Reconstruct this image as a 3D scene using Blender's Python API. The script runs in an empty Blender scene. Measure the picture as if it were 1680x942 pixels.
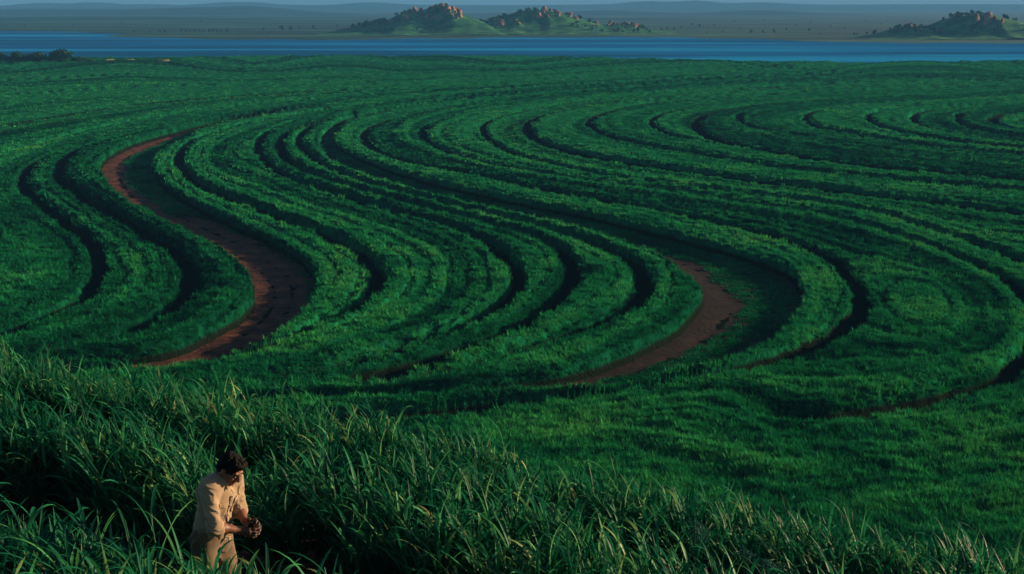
import bpy, bmesh, math, random
import numpy as np
from mathutils import Vector, Matrix, kdtree
from mathutils.bvhtree import BVHTree

R = math.radians
scene = bpy.context.scene
col = scene.collection

# ------------------------------------------------------------------ camera, sky, sun, exposure
CAM_Z = 25.0
PITCH = R(11.41)
cam_d = bpy.data.cameras.new('camera')
cam = bpy.data.objects.new('camera', cam_d)
col.objects.link(cam)
cam.location = (0, 0, CAM_Z)
cam.rotation_euler = (math.pi / 2 - PITCH, 0, 0)
cam_d.sensor_width = 36.0
cam_d.lens = 36.0 * 2308 / 1680
cam_d.clip_start = 0.1
cam_d.clip_end = 60000
scene.camera = cam

SUN_EL = R(13.0)
SUN_AZ = R(17.0)           # measured from +X towards +Y
sun_dir = Vector((math.cos(SUN_EL) * math.cos(SUN_AZ), math.cos(SUN_EL) * math.sin(SUN_AZ), math.sin(SUN_EL)))
world = bpy.data.worlds.new('World')
scene.world = world
world.use_nodes = True
wn = world.node_tree.nodes
wl = world.node_tree.links
bg = wn['Background']
sky = wn.new('ShaderNodeTexSky')
sky.sky_type = 'NISHITA'
sky.sun_disc = False
sky.sun_elevation = SUN_EL
sky.sun_rotation = math.pi / 2 - SUN_AZ
sky.air_density = 1.0
sky.dust_density = 1.2
sky.ozone_density = 3.0
wl.new(sky.outputs['Color'], bg.inputs['Color'])
bg.inputs['Strength'].default_value = 0.055

sun_d = bpy.data.lights.new('sun', 'SUN')
sun_d.energy = 5.0
sun_d.angle = R(0.6)
sun_d.color = (1.0, 0.71, 0.43)
sun = bpy.data.objects.new('sun', sun_d)
col.objects.link(sun)
sun.location = (60, 5, 60)
sun.rotation_euler = sun_dir.to_track_quat('Z', 'Y').to_euler()

scene.view_settings.view_transform = 'Standard'
scene.view_settings.look = 'None'
scene.view_settings.gamma = 1.0
scene.view_settings.use_curve_mapping = False
scene.view_settings.exposure = 0.95
scene.render.engine = 'CYCLES'
scene.cycles.volume_bounces = 0
scene.cycles.max_bounces = 6
scene.cycles.transmission_bounces = 3
scene.cycles.use_denoising = True

rng = np.random.default_rng(7)
random.seed(7)

# ------------------------------------------------------------------ helpers
def tag(o, label=None, cat=None, group=None, kind=None):
    for k, v in (('label', label), ('category', cat), ('group', group), ('kind', kind)):
        if v:
            o[k] = v
    return o


def mesh_np(name, verts, faces, mats=(), smooth=False):
    """faces: (n,3) or (n,4) int array, or list of such arrays"""
    me = bpy.data.meshes.new(name)
    verts = np.asarray(verts, np.float32)
    if isinstance(faces, np.ndarray):
        faces = [faces]
    faces = [np.asarray(f, np.int32) for f in faces if len(f)]
    me.vertices.add(len(verts))
    me.vertices.foreach_set('co', verts.ravel())
    if faces:
        loops = np.concatenate([f.ravel() for f in faces])
        sizes = np.concatenate([np.full(len(f), f.shape[1], np.int32) for f in faces])
        starts = np.concatenate([[0], np.cumsum(sizes)[:-1]]).astype(np.int32)
        me.loops.add(len(loops))
        me.loops.foreach_set('vertex_index', loops)
        me.polygons.add(len(sizes))
        me.polygons.foreach_set('loop_start', starts)
        me.polygons.foreach_set('loop_total', sizes)
        if smooth:
            me.polygons.foreach_set('use_smooth', np.ones(len(sizes), bool))
    for m in mats:
        me.materials.append(m)
    me.update(calc_edges=True)
    return me


def obj(name, me, parent=None, loc=None):
    o = bpy.data.objects.new(name, me)
    col.objects.link(o)
    if parent is not None:
        o.parent = parent
    if loc is not None:
        o.location = loc
    return o


def empty(name, loc=(0, 0, 0), rz=0.0):
    o = bpy.data.objects.new(name, None)
    o.empty_display_size = 0.2
    col.objects.link(o)
    o.location = loc
    o.rotation_euler = (0, 0, rz)
    return o


def copy_tree(o, parent=None):
    c = o.copy()
    col.objects.link(c)
    c.parent = parent
    for ch in list(o.children):
        copy_tree(ch, c)
    return c


def _hash(ix, iy, iz, seed):
    with np.errstate(over='ignore'):
        h = (ix.astype(np.int64) * 374761393 + iy.astype(np.int64) * 668265263 + iz.astype(np.int64) * 2147483647 + seed * 144665)
        h = (h ^ (h >> 13)) * 1274126177
        h = h ^ (h >> 16)
    return (h & 0xFFFFFF).astype(np.float32) / np.float32(0xFFFFFF)


def noise2(x, y, seed=0):
    x = np.asarray(x, np.float64); y = np.asarray(y, np.float64)
    x0 = np.floor(x); y0 = np.floor(y)
    fx = x - x0; fy = y - y0
    fx = fx * fx * (3 - 2 * fx); fy = fy * fy * (3 - 2 * fy)
    x0 = x0.astype(np.int64); y0 = y0.astype(np.int64); z = np.zeros_like(x0)
    a = _hash(x0, y0, z, seed); b = _hash(x0 + 1, y0, z, seed)
    c = _hash(x0, y0 + 1, z, seed); d = _hash(x0 + 1, y0 + 1, z, seed)
    return (a + (b - a) * fx) * (1 - fy) + (c + (d - c) * fx) * fy


def noise3(x, y, z, seed=0):
    x0 = np.floor(x); y0 = np.floor(y); z0 = np.floor(z)
    fx = x - x0; fy = y - y0; fz = z - z0
    fx = fx * fx * (3 - 2 * fx); fy = fy * fy * (3 - 2 * fy); fz = fz * fz * (3 - 2 * fz)
    x0 = x0.astype(np.int64); y0 = y0.astype(np.int64); z0 = z0.astype(np.int64)
    r = 0
    for dx in (0, 1):
        for dy in (0, 1):
            for dz in (0, 1):
                r = r + _hash(x0 + dx, y0 + dy, z0 + dz, seed) * (fx if dx else 1 - fx) * (fy if dy else 1 - fy) * (fz if dz else 1 - fz)
    return r


def fbm2(x, y, seed=0, n=3):
    r = 0; a = 0.5; t = 0
    for i in range(n):
        r = r + a * noise2(x * 2 ** i, y * 2 ** i, seed + i); t += a; a *= 0.5
    return r / t


def sstep(a, b, x):
    t = np.clip((x - a) / (b - a), 0, 1)
    return t * t * (3 - 2 * t)


# ------------------------------------------------------------------ materials
def new_mat(name):
    m = bpy.data.materials.new(name)
    m.use_nodes = True
    nt = m.node_tree
    nt.nodes.clear()
    out = nt.nodes.new('ShaderNodeOutputMaterial')
    return m, nt, out


def nd(nt, t, **kw):
    n = nt.nodes.new(t)
    for k, v in kw.items():
        if k in n.inputs:
            n.inputs[k].default_value = v
        else:
            setattr(n, k, v)
    return n


def ramp(nt, stops, fac=None):
    r = nt.nodes.new('ShaderNodeValToRGB')
    el = r.color_ramp.elements
    while len(el) < len(stops):
        el.new(0.5)
    for e, (p, c) in zip(el, stops):
        e.position = p
        e.color = (*c, 1)
    if fac is not None:
        nt.links.new(fac, r.inputs['Fac'])
    return r


def noise_node(nt, scale, detail=3, rough=0.55, stretch=None, world_pos=False):
    tc = nt.nodes.new('ShaderNodeNewGeometry') if world_pos else nt.nodes.new('ShaderNodeTexCoord')
    src = tc.outputs['Position'] if world_pos else tc.outputs['Object']
    if stretch:
        mp = nt.nodes.new('ShaderNodeMapping')
        mp.inputs['Scale'].default_value = stretch
        nt.links.new(src, mp.inputs['Vector'])
        src = mp.outputs['Vector']
    n = nt.nodes.new('ShaderNodeTexNoise')
    n.inputs['Scale'].default_value = scale
    n.inputs['Detail'].default_value = detail
    n.inputs['Roughness'].default_value = rough
    nt.links.new(src, n.inputs['Vector'])
    return n


def simple_mat(name, stops, scale=5, rough=0.8, spec=0.2, bump=0.0, bscale=None, stretch=None, detail=4, bdist=0.02):
    m, nt, out = new_mat(name)
    n = noise_node(nt, scale, detail, stretch=stretch)
    r = ramp(nt, stops, n.outputs['Fac'])
    p = nd(nt, 'ShaderNodeBsdfPrincipled', Roughness=rough)
    p.inputs['Specular IOR Level'].default_value = spec
    nt.links.new(r.outputs['Color'], p.inputs['Base Color'])
    if bump:
        n2 = noise_node(nt, bscale or scale * 4, 4)
        b = nd(nt, 'ShaderNodeBump', Strength=bump, Distance=bdist)
        nt.links.new(n2.outputs['Fac'], b.inputs['Height'])
        nt.links.new(b.outputs['Normal'], p.inputs['Normal'])
    nt.links.new(p.outputs['BSDF'], out.inputs['Surface'])
    return m


def leaf_mat(name, stops, transl=0.35, spec=0.25, rough=0.45, patch_scale=0.05, patch=0.5, use_lr=True, wr=0.35, row_light=None):
    """colour from a per-leaf random value, the plant's own random value and broad patches"""
    m, nt, out = new_mat(name)
    oi = nt.nodes.new('ShaderNodeObjectInfo')
    mixv = nd(nt, 'ShaderNodeMath', operation='MULTIPLY')
    mixv.inputs[1].default_value = wr
    nt.links.new(oi.outputs['Random'], mixv.inputs[0])
    cur = mixv.outputs[0]
    if use_lr:
        at = nd(nt, 'ShaderNodeAttribute', attribute_name='lr')
        ml = nd(nt, 'ShaderNodeMath', operation='MULTIPLY_ADD')
        ml.inputs[1].default_value = 1 - wr
        nt.links.new(at.outputs['Fac'], ml.inputs[0])
        nt.links.new(cur, ml.inputs[2])
        cur = ml.outputs[0]
    if row_light:
        va = nd(nt, 'ShaderNodeAttribute', attribute_name='row_light', attribute_type='INSTANCER')
        m1 = nd(nt, 'ShaderNodeMath', operation='MULTIPLY_ADD')
        m1.inputs[1].default_value = 1 - row_light
        m1.inputs[2].default_value = -0.06
        nt.links.new(cur, m1.inputs[0])
        m3 = nd(nt, 'ShaderNodeMath', operation='MULTIPLY_ADD')
        m3.inputs[1].default_value = row_light
        nt.links.new(va.outputs['Fac'], m3.inputs[0]); nt.links.new(m1.outputs[0], m3.inputs[2])
        cur = m3.outputs[0]
    n = noise_node(nt, patch_scale, 4, 0.6, world_pos=True)
    mp = nd(nt, 'ShaderNodeMapRange')
    mp.inputs['From Min'].default_value = 0.3
    mp.inputs['From Max'].default_value = 0.7
    mp.inputs['To Min'].default_value = -patch / 2
    mp.inputs['To Max'].default_value = patch / 2
    nt.links.new(n.outputs['Fac'], mp.inputs['Value'])
    ad = nd(nt, 'ShaderNodeMath', operation='ADD', use_clamp=True)
    nt.links.new(cur, ad.inputs[0])
    nt.links.new(mp.outputs[0], ad.inputs[1])
    r = ramp(nt, stops, ad.outputs[0])
    p = nd(nt, 'ShaderNodeBsdfPrincipled', Roughness=rough)
    p.inputs['Specular IOR Level'].default_value = spec
    nt.links.new(r.outputs['Color'], p.inputs['Base Color'])
    t = nt.nodes.new('ShaderNodeBsdfTranslucent')
    nt.links.new(r.outputs['Color'], t.inputs['Color'])
    mx = nd(nt, 'ShaderNodeMixShader', Fac=transl)
    nt.links.new(p.outputs['BSDF'], mx.inputs[1])
    nt.links.new(t.outputs['BSDF'], mx.inputs[2])
    nt.links.new(mx.outputs[0], out.inputs['Surface'])
    return m


# ------------------------------------------------------------------ stuff made of instanced pieces (one object)
def scatter_group(slots=1):
    ng = bpy.data.node_groups.new('scatter', 'GeometryNodeTree')
    ng.interface.new_socket('Geometry', in_out='INPUT', socket_type='NodeSocketGeometry')
    ng.interface.new_socket('Geometry', in_out='OUTPUT', socket_type='NodeSocketGeometry')
    N = ng.nodes; L = ng.links
    gi = N.new('NodeGroupInput'); go = N.new('NodeGroupOutput')
    pa = N.new('GeometryNodeInputNamedAttribute'); pa.data_type = 'INT'; pa.inputs['Name'].default_value = 'proto'
    cmp_ = N.new('FunctionNodeCompare'); cmp_.data_type = 'INT'; cmp_.operation = 'GREATER_EQUAL'
    ia = [s for s in cmp_.inputs if s.type == 'INT']
    L.new(pa.outputs['Attribute'], ia[0]); ia[1].default_value = 0
    sep = N.new('GeometryNodeSeparateGeometry'); sep.domain = 'POINT'
    L.new(gi.outputs[0], sep.inputs['Geometry']); L.new(cmp_.outputs['Result'], sep.inputs['Selection'])
    spl = N.new('GeometryNodeSplitToInstances'); spl.domain = 'POINT'
    L.new(sep.outputs['Selection'], spl.inputs['Geometry']); L.new(pa.outputs['Attribute'], spl.inputs['Group ID'])
    m2p = N.new('GeometryNodeMeshToPoints')
    L.new(sep.outputs['Inverted'], m2p.inputs['Mesh'])
    iop = N.new('GeometryNodeInstanceOnPoints')
    L.new(m2p.outputs['Points'], iop.inputs['Points'])
    L.new(spl.outputs['Instances'], iop.inputs['Instance'])
    iop.inputs['Pick Instance'].default_value = True
    xa = N.new('GeometryNodeInputNamedAttribute'); xa.data_type = 'INT'; xa.inputs['Name'].default_value = 'idx'
    L.new(xa.outputs['Attribute'], iop.inputs['Instance Index'])
    ra = N.new('GeometryNodeInputNamedAttribute'); ra.data_type = 'FLOAT_VECTOR'; ra.inputs['Name'].default_value = 'rot'
    e2r = N.new('FunctionNodeEulerToRotation')
    L.new(ra.outputs['Attribute'], e2r.inputs[0]); L.new(e2r.outputs[0], iop.inputs['Rotation'])
    sa = N.new('GeometryNodeInputNamedAttribute'); sa.data_type = 'FLOAT_VECTOR'; sa.inputs['Name'].default_value = 'scl'
    L.new(sa.outputs['Attribute'], iop.inputs['Scale'])
    L.new(iop.outputs['Instances'], go.inputs[0])
    return ng


SCATTER = scatter_group()


def scatter(name, protos, pts, rot, scl, idx, mat, row_light=None):
    """protos: list of (verts, faces(list of arrays), lr per vert)."""
    V = []; Fs = []; P = []; LR = []
    off = 0
    for k, (v, f, lr) in enumerate(protos):
        V.append(v); P.append(np.full(len(v), k)); LR.append(lr)
        Fs += [a + off for a in f]
        off += len(v)
    n = len(pts)
    V.append(pts); P.append(np.full(n, -1)); LR.append(np.zeros(n))
    V = np.concatenate(V); P = np.concatenate(P).astype(np.int32); LR = np.concatenate(LR).astype(np.float32)
    me = mesh_np(name, V, Fs, [mat], smooth=True)
    me.attributes.new('proto', 'INT', 'POINT').data.foreach_set('value', P)
    me.attributes.new('lr', 'FLOAT', 'POINT').data.foreach_set('value', LR)
    I = np.zeros(len(V), np.int32); I[off:] = idx
    me.attributes.new('idx', 'INT', 'POINT').data.foreach_set('value', I)
    A = np.zeros((len(V), 3), np.float32); A[off:] = rot
    me.attributes.new('rot', 'FLOAT_VECTOR', 'POINT').data.foreach_set('vector', A.ravel())
    B = np.ones((len(V), 3), np.float32); B[off:] = scl
    me.attributes.new('scl', 'FLOAT_VECTOR', 'POINT').data.foreach_set('vector', B.ravel())
    if row_light is not None:
        W = np.zeros(len(V), np.float32); W[off:] = row_light
        me.attributes.new('row_light', 'FLOAT', 'POINT').data.foreach_set('value', W)
    o = obj(name, me)
    md = o.modifiers.new('scatter', 'NODES')
    md.node_group = SCATTER
    return o


def blade(p0, az, tilt, length, width, curl, seg, r, fold=0.25, twist=0.0, taper0=0.55):
    """a leaf: centre line that starts at tilt from vertical and curls over; V-folded strip"""
    az = float(az)
    d = np.array([math.cos(az), math.sin(az), 0.0])
    side0 = np.array([-math.sin(az), math.cos(az), 0.0])
    pts = []
    p = np.array(p0, float)
    ang = tilt
    st = length / seg
    for i in range(seg + 1):
        t = i / seg
        T = d * math.sin(ang) + np.array([0, 0, 1.0]) * math.cos(ang)
        Nn = d * math.cos(ang) - np.array([0, 0, 1.0]) * math.sin(ang)
        w = width * 0.5 * min(1.0, taper0 + 2.2 * t) * (1 - t ** 2.2) ** 0.9
        tw = twist * t
        sd = side0 * math.cos(tw) + Nn * math.sin(tw)
        up = -Nn * math.cos(tw) + side0 * math.sin(tw)
        if i == seg:
            pts.append([p])
        else:
            pts.append([p - sd * w + up * w * fold, p, p + sd * w + up * w * fold])
        p = p + T * st
        ang += curl * (0.4 + 1.2 * t) / seg
    v = np.array([q for row in pts for q in row])
    f4 = []
    f3 = []
    for i in range(seg - 1):
        a = i * 3; b = a + 3
        f4 += [(a, a + 1, b + 1, b), (a + 1, a + 2, b + 2, b + 1)]
    a = (seg - 1) * 3; t = seg * 3
    f3 += [(a, a + 1, t), (a + 1, a + 2, t)]
    return v, np.array(f4, np.int32).reshape(-1, 4), np.array(f3, np.int32).reshape(-1, 3)


def tube_np(pts, rad, n=4):
    pts = np.asarray(pts, float)
    V = []
    for i, p in enumerate(pts):
        a = pts[max(i - 1, 0)]; b = pts[min(i + 1, len(pts) - 1)]
        t = b - a; t = t / (np.linalg.norm(t) + 1e-9)
        u = np.cross(t, [0.3, 0.9, 0.2]); u /= np.linalg.norm(u) + 1e-9
        w = np.cross(t, u)
        for k in range(n):
            c = 2 * math.pi * k / n
            V.append(p + (u * math.cos(c) + w * math.sin(c)) * rad[i])
    F = []
    for i in range(len(pts) - 1):
        for k in range(n):
            a = i * n + k; b = i * n + (k + 1) % n
            F.append((a, b, b + n, a + n))
    return np.array(V), np.array(F, np.int32)


class Acc:
    """collects shapes into one mesh"""
    def __init__(self):
        self.v = []; self.f4 = []; self.f3 = []; self.lr = []; self.n = 0

    def add(self, v, f4=None, f3=None, lr=0.0):
        self.v.append(v)
        if f4 is not None and len(f4): self.f4.append(np.asarray(f4) + self.n)
        if f3 is not None and len(f3): self.f3.append(np.asarray(f3) + self.n)
        self.lr.append(np.full(len(v), lr))
        self.n += len(v)

    def get(self):
        fs = []
        if self.f4: fs.append(np.concatenate(self.f4).astype(np.int32))
        if self.f3: fs.append(np.concatenate(self.f3).astype(np.int32))
        return np.concatenate(self.v), fs, np.concatenate(self.lr)

    def mesh(self, name, mats=(), smooth=False):
        v, fs, lr = self.get()
        me = mesh_np(name, v, fs, mats, smooth)
        me.attributes.new('lr', 'FLOAT', 'POINT').data.foreach_set('value', lr.astype(np.float32))
        return me

# field furrows in metres: name, half width, depth, line
CURVES = [
 ('A', 0.75, 1.00, [(-42.6,95.3),(-39.5,98.5),(-38.0,101.5),(-37.0,105.3),(-36.1,110.0),(-35.6,114.7),(-36.6,121.2),(-38.5,129.3),(-41.1,137.4),(-44.2,144.7),(-48.2,152.7),(-53.6,162.6),(-58.7,172.8),(-64.0,184.3),(-68.2,195.2),(-71.5,206.1),(-73.7,216.4),(-74.8,225.1)]),
 ('B', 0.80, 1.00, [(-39.0,90.7),(-35.3,93.9),(-33.3,95.8),(-31.2,97.9),(-29.7,100.3),(-28.3,103.3),(-27.4,107.4),(-27.0,112.3),(-27.4,117.2),(-28.6,123.4),(-31.6,133.0),(-35.2,140.9),(-39.1,148.6),(-43.7,157.1),(-48.8,166.6),(-53.6,175.5),(-59.1,186.1),(-63.6,197.3),(-66.5,206.1),(-69.4,216.4),(-71.7,227.8),(-73.3,241.5),(-73.3,254.6),(-72.4,266.7),(-69.4,284.1),(-64.6,297.5),(-59.6,314.0),(-54.1,330.4)]),
 ('P1L', 0.00, 1.00, [(-33.5,92.3),(-30.4,94.2),(-27.4,95.7),(-24.4,96.9),(-23.0,100.7),(-21.9,105.4),(-21.3,112.7),(-21.9,118.5),(-22.9,123.2),(-25.4,130.1),(-29.8,139.7),(-35.7,150.7),(-43.7,165.1),(-51.2,180.6),(-58.8,201.7),(-62.5,213.5),(-64.8,223.5),(-66.6,242.3),(-66.3,257.4),(-64.7,271.9),(-63.5,285.3),(-60.9,300.1),(-58.1,314.7),(-52.5,328.9),(-44.8,346.5),(-38.9,368.4),(-32.7,380.4),(-24.5,393.2),(-12.2,404.0),(0.0,412.6),(28.2,437.2),(62.4,468.6),(109.5,500.5)]),
 ('P1R', 0.00, 1.00, [(-30.6,87.5),(-27.9,90.2),(-24.7,92.1),(-21.3,94.9),(-19.3,97.9),(-17.1,103.3),(-16.7,113.5),(-17.6,124.0),(-20.9,135.7),(-27.3,148.2),(-34.8,162.3),(-42.9,178.7),(-50.0,197.3),(-54.9,213.5),(-57.7,226.1),(-58.2,234.5),(-59.0,247.7),(-60.3,266.9),(-60.1,283.9),(-57.9,297.8),(-55.0,310.5),(-50.2,323.5),(-44.2,341.5),(-38.4,363.8),(-32.4,376.5),(-24.3,390.0),(-12.1,400.7),(0.0,409.7),(28.0,433.9),(61.9,464.9),(108.6,496.2)]),
 ('D', 0.80, 1.00, [(-29.6,89.2),(-25.3,91.8),(-21.7,94.1),(-18.3,97.6),(-15.8,102.7),(-13.8,106.8),(-12.3,111.2),(-11.7,116.0),(-11.8,121.7),(-13.3,131.1),(-15.6,137.4),(-18.3,143.5),(-22.1,151.5),(-26.6,158.4),(-30.8,167.6),(-36.1,176.1),(-41.4,186.7),(-45.9,198.0),(-49.6,209.9),(-52.3,220.7),(-54.9,234.5),(-56.1,246.8),(-56.7,260.5),(-55.4,275.8),(-53.1,292.9),(-49.3,308.8),(-42.2,326.6)]),
 ('E', 0.80, 1.00, [(-15.0,90.6),(-13.2,92.0),(-10.3,94.3),(-7.9,96.9),(-4.9,101.1),(-2.7,105.7),(-1.0,111.0),(0.3,116.5),(0.7,121.7),(0.3,126.8),(-0.5,132.4),(-2.0,139.5),(-4.5,147.0),(-8.1,154.4),(-13.0,162.6),(-18.3,171.2),(-23.1,179.5),(-28.5,189.3),(-33.3,201.6),(-38.1,216.4),(-42.4,234.5),(-45.4,255.8),(-46.2,271.8),(-45.1,291.4),(-43.1,307.2),(-37.8,324.7),(-31.9,336.2),(-21.5,357.3),(-11.2,371.3),(3.3,389.0)]),
 ('F', 0.80, 1.00, [(-10.1,90.4),(-8.0,92.0),(-5.1,95.0),(-2.0,99.6),(0.0,102.7),(1.9,106.3),(3.2,110.0),(4.6,116.0),(5.6,123.4),(5.7,129.9),(4.9,136.4),(3.2,143.5),(0.0,149.8),(-5.8,159.3),(-10.6,167.1),(-14.8,173.3),(-19.4,181.9),(-24.6,191.2),(-29.1,200.9),(-33.2,212.3),(-36.8,225.1),(-39.5,239.5),(-41.5,255.8),(-42.3,271.8),(-41.9,287.0),(-40.4,299.1),(-35.2,314.0)]),
 ('G', 0.80, 1.00, [(-9.4,87.7),(-6.8,89.6),(-2.9,93.0),(0.0,96.2),(1.6,97.9),(5.1,102.3),(8.1,107.0),(9.9,111.4),(11.1,116.5),(11.7,121.7),(11.9,126.3),(11.4,131.1),(10.4,135.4),(7.8,142.4),(4.9,148.6),(0.0,157.5),(-5.1,165.6),(-11.1,175.0),(-17.8,186.1),(-24.4,200.1),(-31.0,219.8),(-34.9,234.5),(-37.5,247.9),(-39.6,266.7),(-40.3,284.1),(-38.3,300.7)]),
 ('P2L', 0.00, 1.00, [(-23.6,81.9),(-15.0,85.6),(-10.4,85.7),(-6.6,86.1),(-2.7,87.4),(0.0,88.7),(2.0,89.6),(4.4,91.1),(7.4,95.1),(10.6,100.0),(13.3,106.2),(15.4,112.7),(16.4,116.9),(16.2,117.9),(15.8,124.9),(14.7,133.7),(12.4,140.8),(9.0,147.0),(5.1,155.1),(0.0,162.1),(-5.2,169.8),(-11.4,180.0),(-16.0,188.1),(-21.2,199.1),(-27.0,214.8),(-31.5,234.5),(-33.8,247.7),(-35.3,263.3),(-36.1,278.5),(-36.1,298.6),(-33.3,314.7),(-28.4,328.9),(-21.7,346.5),(-14.9,363.8),(-3.3,377.9),(8.5,395.8),(21.1,409.7),(36.8,427.6),(52.4,443.8),(69.9,464.9),(102.6,488.0)]),
 ('P2R', 0.00, 1.00, [(-23.2,80.4),(-14.7,84.0),(-10.2,84.3),(-6.4,84.3),(-2.7,85.1),(0.0,86.0),(1.9,86.2),(4.9,86.9),(9.0,89.4),(13.5,93.1),(18.3,98.0),(21.8,106.8),(24.3,114.9),(25.5,122.8),(25.1,129.4),(22.5,136.3),(18.9,143.7),(15.0,151.4),(10.5,159.6),(5.5,167.1),(0.0,174.9),(-5.6,183.9),(-12.4,195.9),(-17.5,206.6),(-22.9,220.0),(-28.0,234.4),(-31.3,247.5),(-32.5,256.7),(-33.4,268.7),(-34.2,291.1),(-32.3,308.9),(-27.3,324.4),(-21.4,342.5),(-14.7,359.4),(-3.2,374.1),(8.4,392.1),(21.0,406.3),(36.5,424.5),(52.0,440.5),(69.3,461.2),(101.8,484.0)]),
 ('I', 0.90, 1.00, [(-13.8,78.5),(-5.1,81.4),(0.0,83.5),(4.6,85.7),(8.7,88.3),(13.3,91.2),(17.7,94.1),(20.4,97.0),(23.4,100.9),(26.3,105.9),(28.3,111.2),(29.4,115.5),(30.0,119.8),(30.8,126.8),(30.8,134.4),(29.3,142.0),(27.4,148.6),(23.8,155.3),(19.6,162.6),(13.2,172.8),(5.9,181.9),(0.0,191.9),(-3.9,200.1),(-9.8,208.4),(-16.0,217.3),(-20.6,227.8),(-24.4,241.5),(-27.1,257.0),(-28.2,274.4),(-27.4,288.4),(-24.3,307.2),(-18.7,326.6),(-11.9,346.5),(0.0,359.6)]),
 ('J', 0.90, 1.00, [(16.2,80.0),(19.7,80.9),(24.0,82.8),(28.8,86.0),(31.9,88.9),(35.9,94.4),(39.5,101.7),(42.2,110.0),(43.3,117.2),(44.0,123.4),(43.7,128.6),(43.2,136.4),(42.1,143.2),(40.4,148.6),(38.1,156.2),(35.4,163.6),(30.9,168.1),(26.7,175.0),(22.0,183.0),(15.5,189.9),(8.5,195.9),(4.4,201.6),(0.0,207.6),(-3.0,212.3),(-6.7,220.7),(-10.9,232.6),(-14.9,249.0),(-17.1,265.4),(-17.3,281.3),(-15.4,297.5),(-12.0,308.8)]),
 ('K', 0.70, 0.90, [(48.3,113.5),(49.3,123.9),(48.6,134.7),(47.0,143.5),(45.3,154.4),(42.8,164.6),(38.4,172.3),(32.7,178.3),(21.6,190.6),(13.9,199.4),(5.6,216.4),(0.0,230.6),(-3.8,250.1),(-5.7,270.5),(-5.6,285.5),(-3.9,300.7),(0.0,317.5),(11.1,344.4),(19.4,359.6),(32.6,378.7),(44.4,394.3),(56.7,405.5),(75.3,417.3),(94.9,433.1),(127.6,450.1),(175.5,464.7)]),
 ('O', 0.90, 1.00, [(66.2,157.5),(60.3,164.1),(53.7,170.7),(49.4,176.6),(44.9,180.7),(41.3,186.7),(35.2,192.5),(30.4,199.4),(24.7,206.8),(19.8,214.8),(14.5,223.3),(10.1,232.6),(6.8,242.6),(4.1,257.0),(3.1,278.5),(3.5,291.4),(6.0,308.8),(14.2,330.4),(22.4,346.5),(41.3,368.9),(70.3,389.0),(89.4,399.9),(108.1,405.5),(126.8,417.3),(163.7,433.1)]),
 ('P', 0.90, 1.00, [(73.6,175.5),(67.3,183.7),(60.0,191.2),(51.6,199.4),(44.5,206.8),(39.0,213.9),(31.2,230.6),(26.0,239.5),(21.7,250.1),(18.0,260.5),(16.0,275.8),(15.7,291.4),(17.9,307.2),(22.3,322.9),(29.3,340.3),(38.2,355.1),(57.5,371.3),(75.4,381.2)]),
 ('Q', 0.70, 0.90, [(42.4,238.5),(36.5,247.9),(30.7,258.1),(28.5,277.1),(28.7,292.9),(31.8,310.5),(37.3,326.6),(46.9,340.3)]),
 ('S', 1.20, 1.00, [(78.9,188.6),(71.9,196.6),(63.6,203.1),(56.6,209.9),(51.2,216.4),(47.1,225.1),(42.7,234.5),(37.7,249.0),(35.8,262.9),(37.1,285.5),(40.1,303.9),(46.9,322.9),(54.3,336.2),(62.7,346.5),(76.9,357.3)]),
 ('T', 0.80, 1.00, [(86.3,206.8),(78.4,214.8),(72.2,223.3),(64.3,229.7),(59.1,244.7),(54.8,255.8),(48.7,267.9),(46.7,282.7),(47.8,299.1),(50.9,314.0),(56.6,328.5),(66.0,340.3)]),
 ('V', 0.80, 1.00, [(90.9,218.1),(76.7,232.6),(69.0,246.8),(65.9,255.8),(64.0,265.4),(61.4,273.1),(60.6,285.5),(62.4,300.7),(67.1,317.5),(73.3,330.4),(85.1,346.5),(101.5,357.3)]),
 ('W', 0.80, 1.00, [(93.8,225.1),(85.4,234.5),(79.0,244.7),(74.5,257.0),(72.3,266.7),(72.3,281.3),(75.1,299.1),(79.5,312.2),(84.5,322.9),(95.6,336.2)]),
 ('Y', 0.90, 1.00, [(97.6,234.5),(88.7,243.6),(84.6,258.1),(82.3,269.2),(82.4,284.1),(85.1,300.7),(91.1,317.5),(99.7,330.4),(115.0,342.3)]),
 ('AA', 0.90, 1.00, [(101.8,244.7),(92.6,254.6),(89.8,265.4),(89.4,278.5),(93.3,296.0),(100.4,315.7),(107.0,326.6),(115.6,332.3),(134.9,340.3)]),
 ('AC', 1.40, 1.00, [(106.3,255.8),(97.8,269.2),(97.2,281.3),(100.4,296.0),(107.5,312.2),(116.3,321.1),(135.9,328.5)]),
 ('AD', 1.60, 1.00, [(115.6,278.5),(108.6,285.5),(105.4,296.0),(116.6,307.2),(128.6,310.5)]),
 ('Z1', 0.90, 0.80, [(-87.8,193.9),(-85.8,214.8),(-83.7,229.7),(-83.0,242.6),(-82.7,258.1),(-81.5,273.1),(-79.7,288.4),(-77.0,302.3),(-73.5,315.7),(-68.7,332.3),(-61.6,348.6),(-50.2,364.2)]),
 ('Z2', 0.90, 0.80, [(-103.6,229.7),(-101.0,253.5),(-99.2,273.1),(-96.0,285.5),(-94.0,299.1),(-90.1,314.0),(-85.4,328.5),(-78.7,355.1),(-67.1,371.3),(-49.9,386.3),(-24.2,402.7)]),
 ('Z3', 0.70, 0.60, [(-114.1,253.5),(-104.7,288.4),(-99.7,312.2),(-95.8,334.3),(-87.5,359.6),(-69.8,386.3),(-48.8,405.5)]),
 ('Z4', 0.60, 0.50, [(-149.8,334.3),(-133.4,368.9),(-119.4,402.7),(-97.5,420.4),(-72.6,433.1),(-45.7,443.2)]),
 ('Z5', 0.60, 0.50, [(-183.9,411.4),(-161.1,446.6),(-146.4,461.0),(-133.1,492.6)]),
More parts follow.
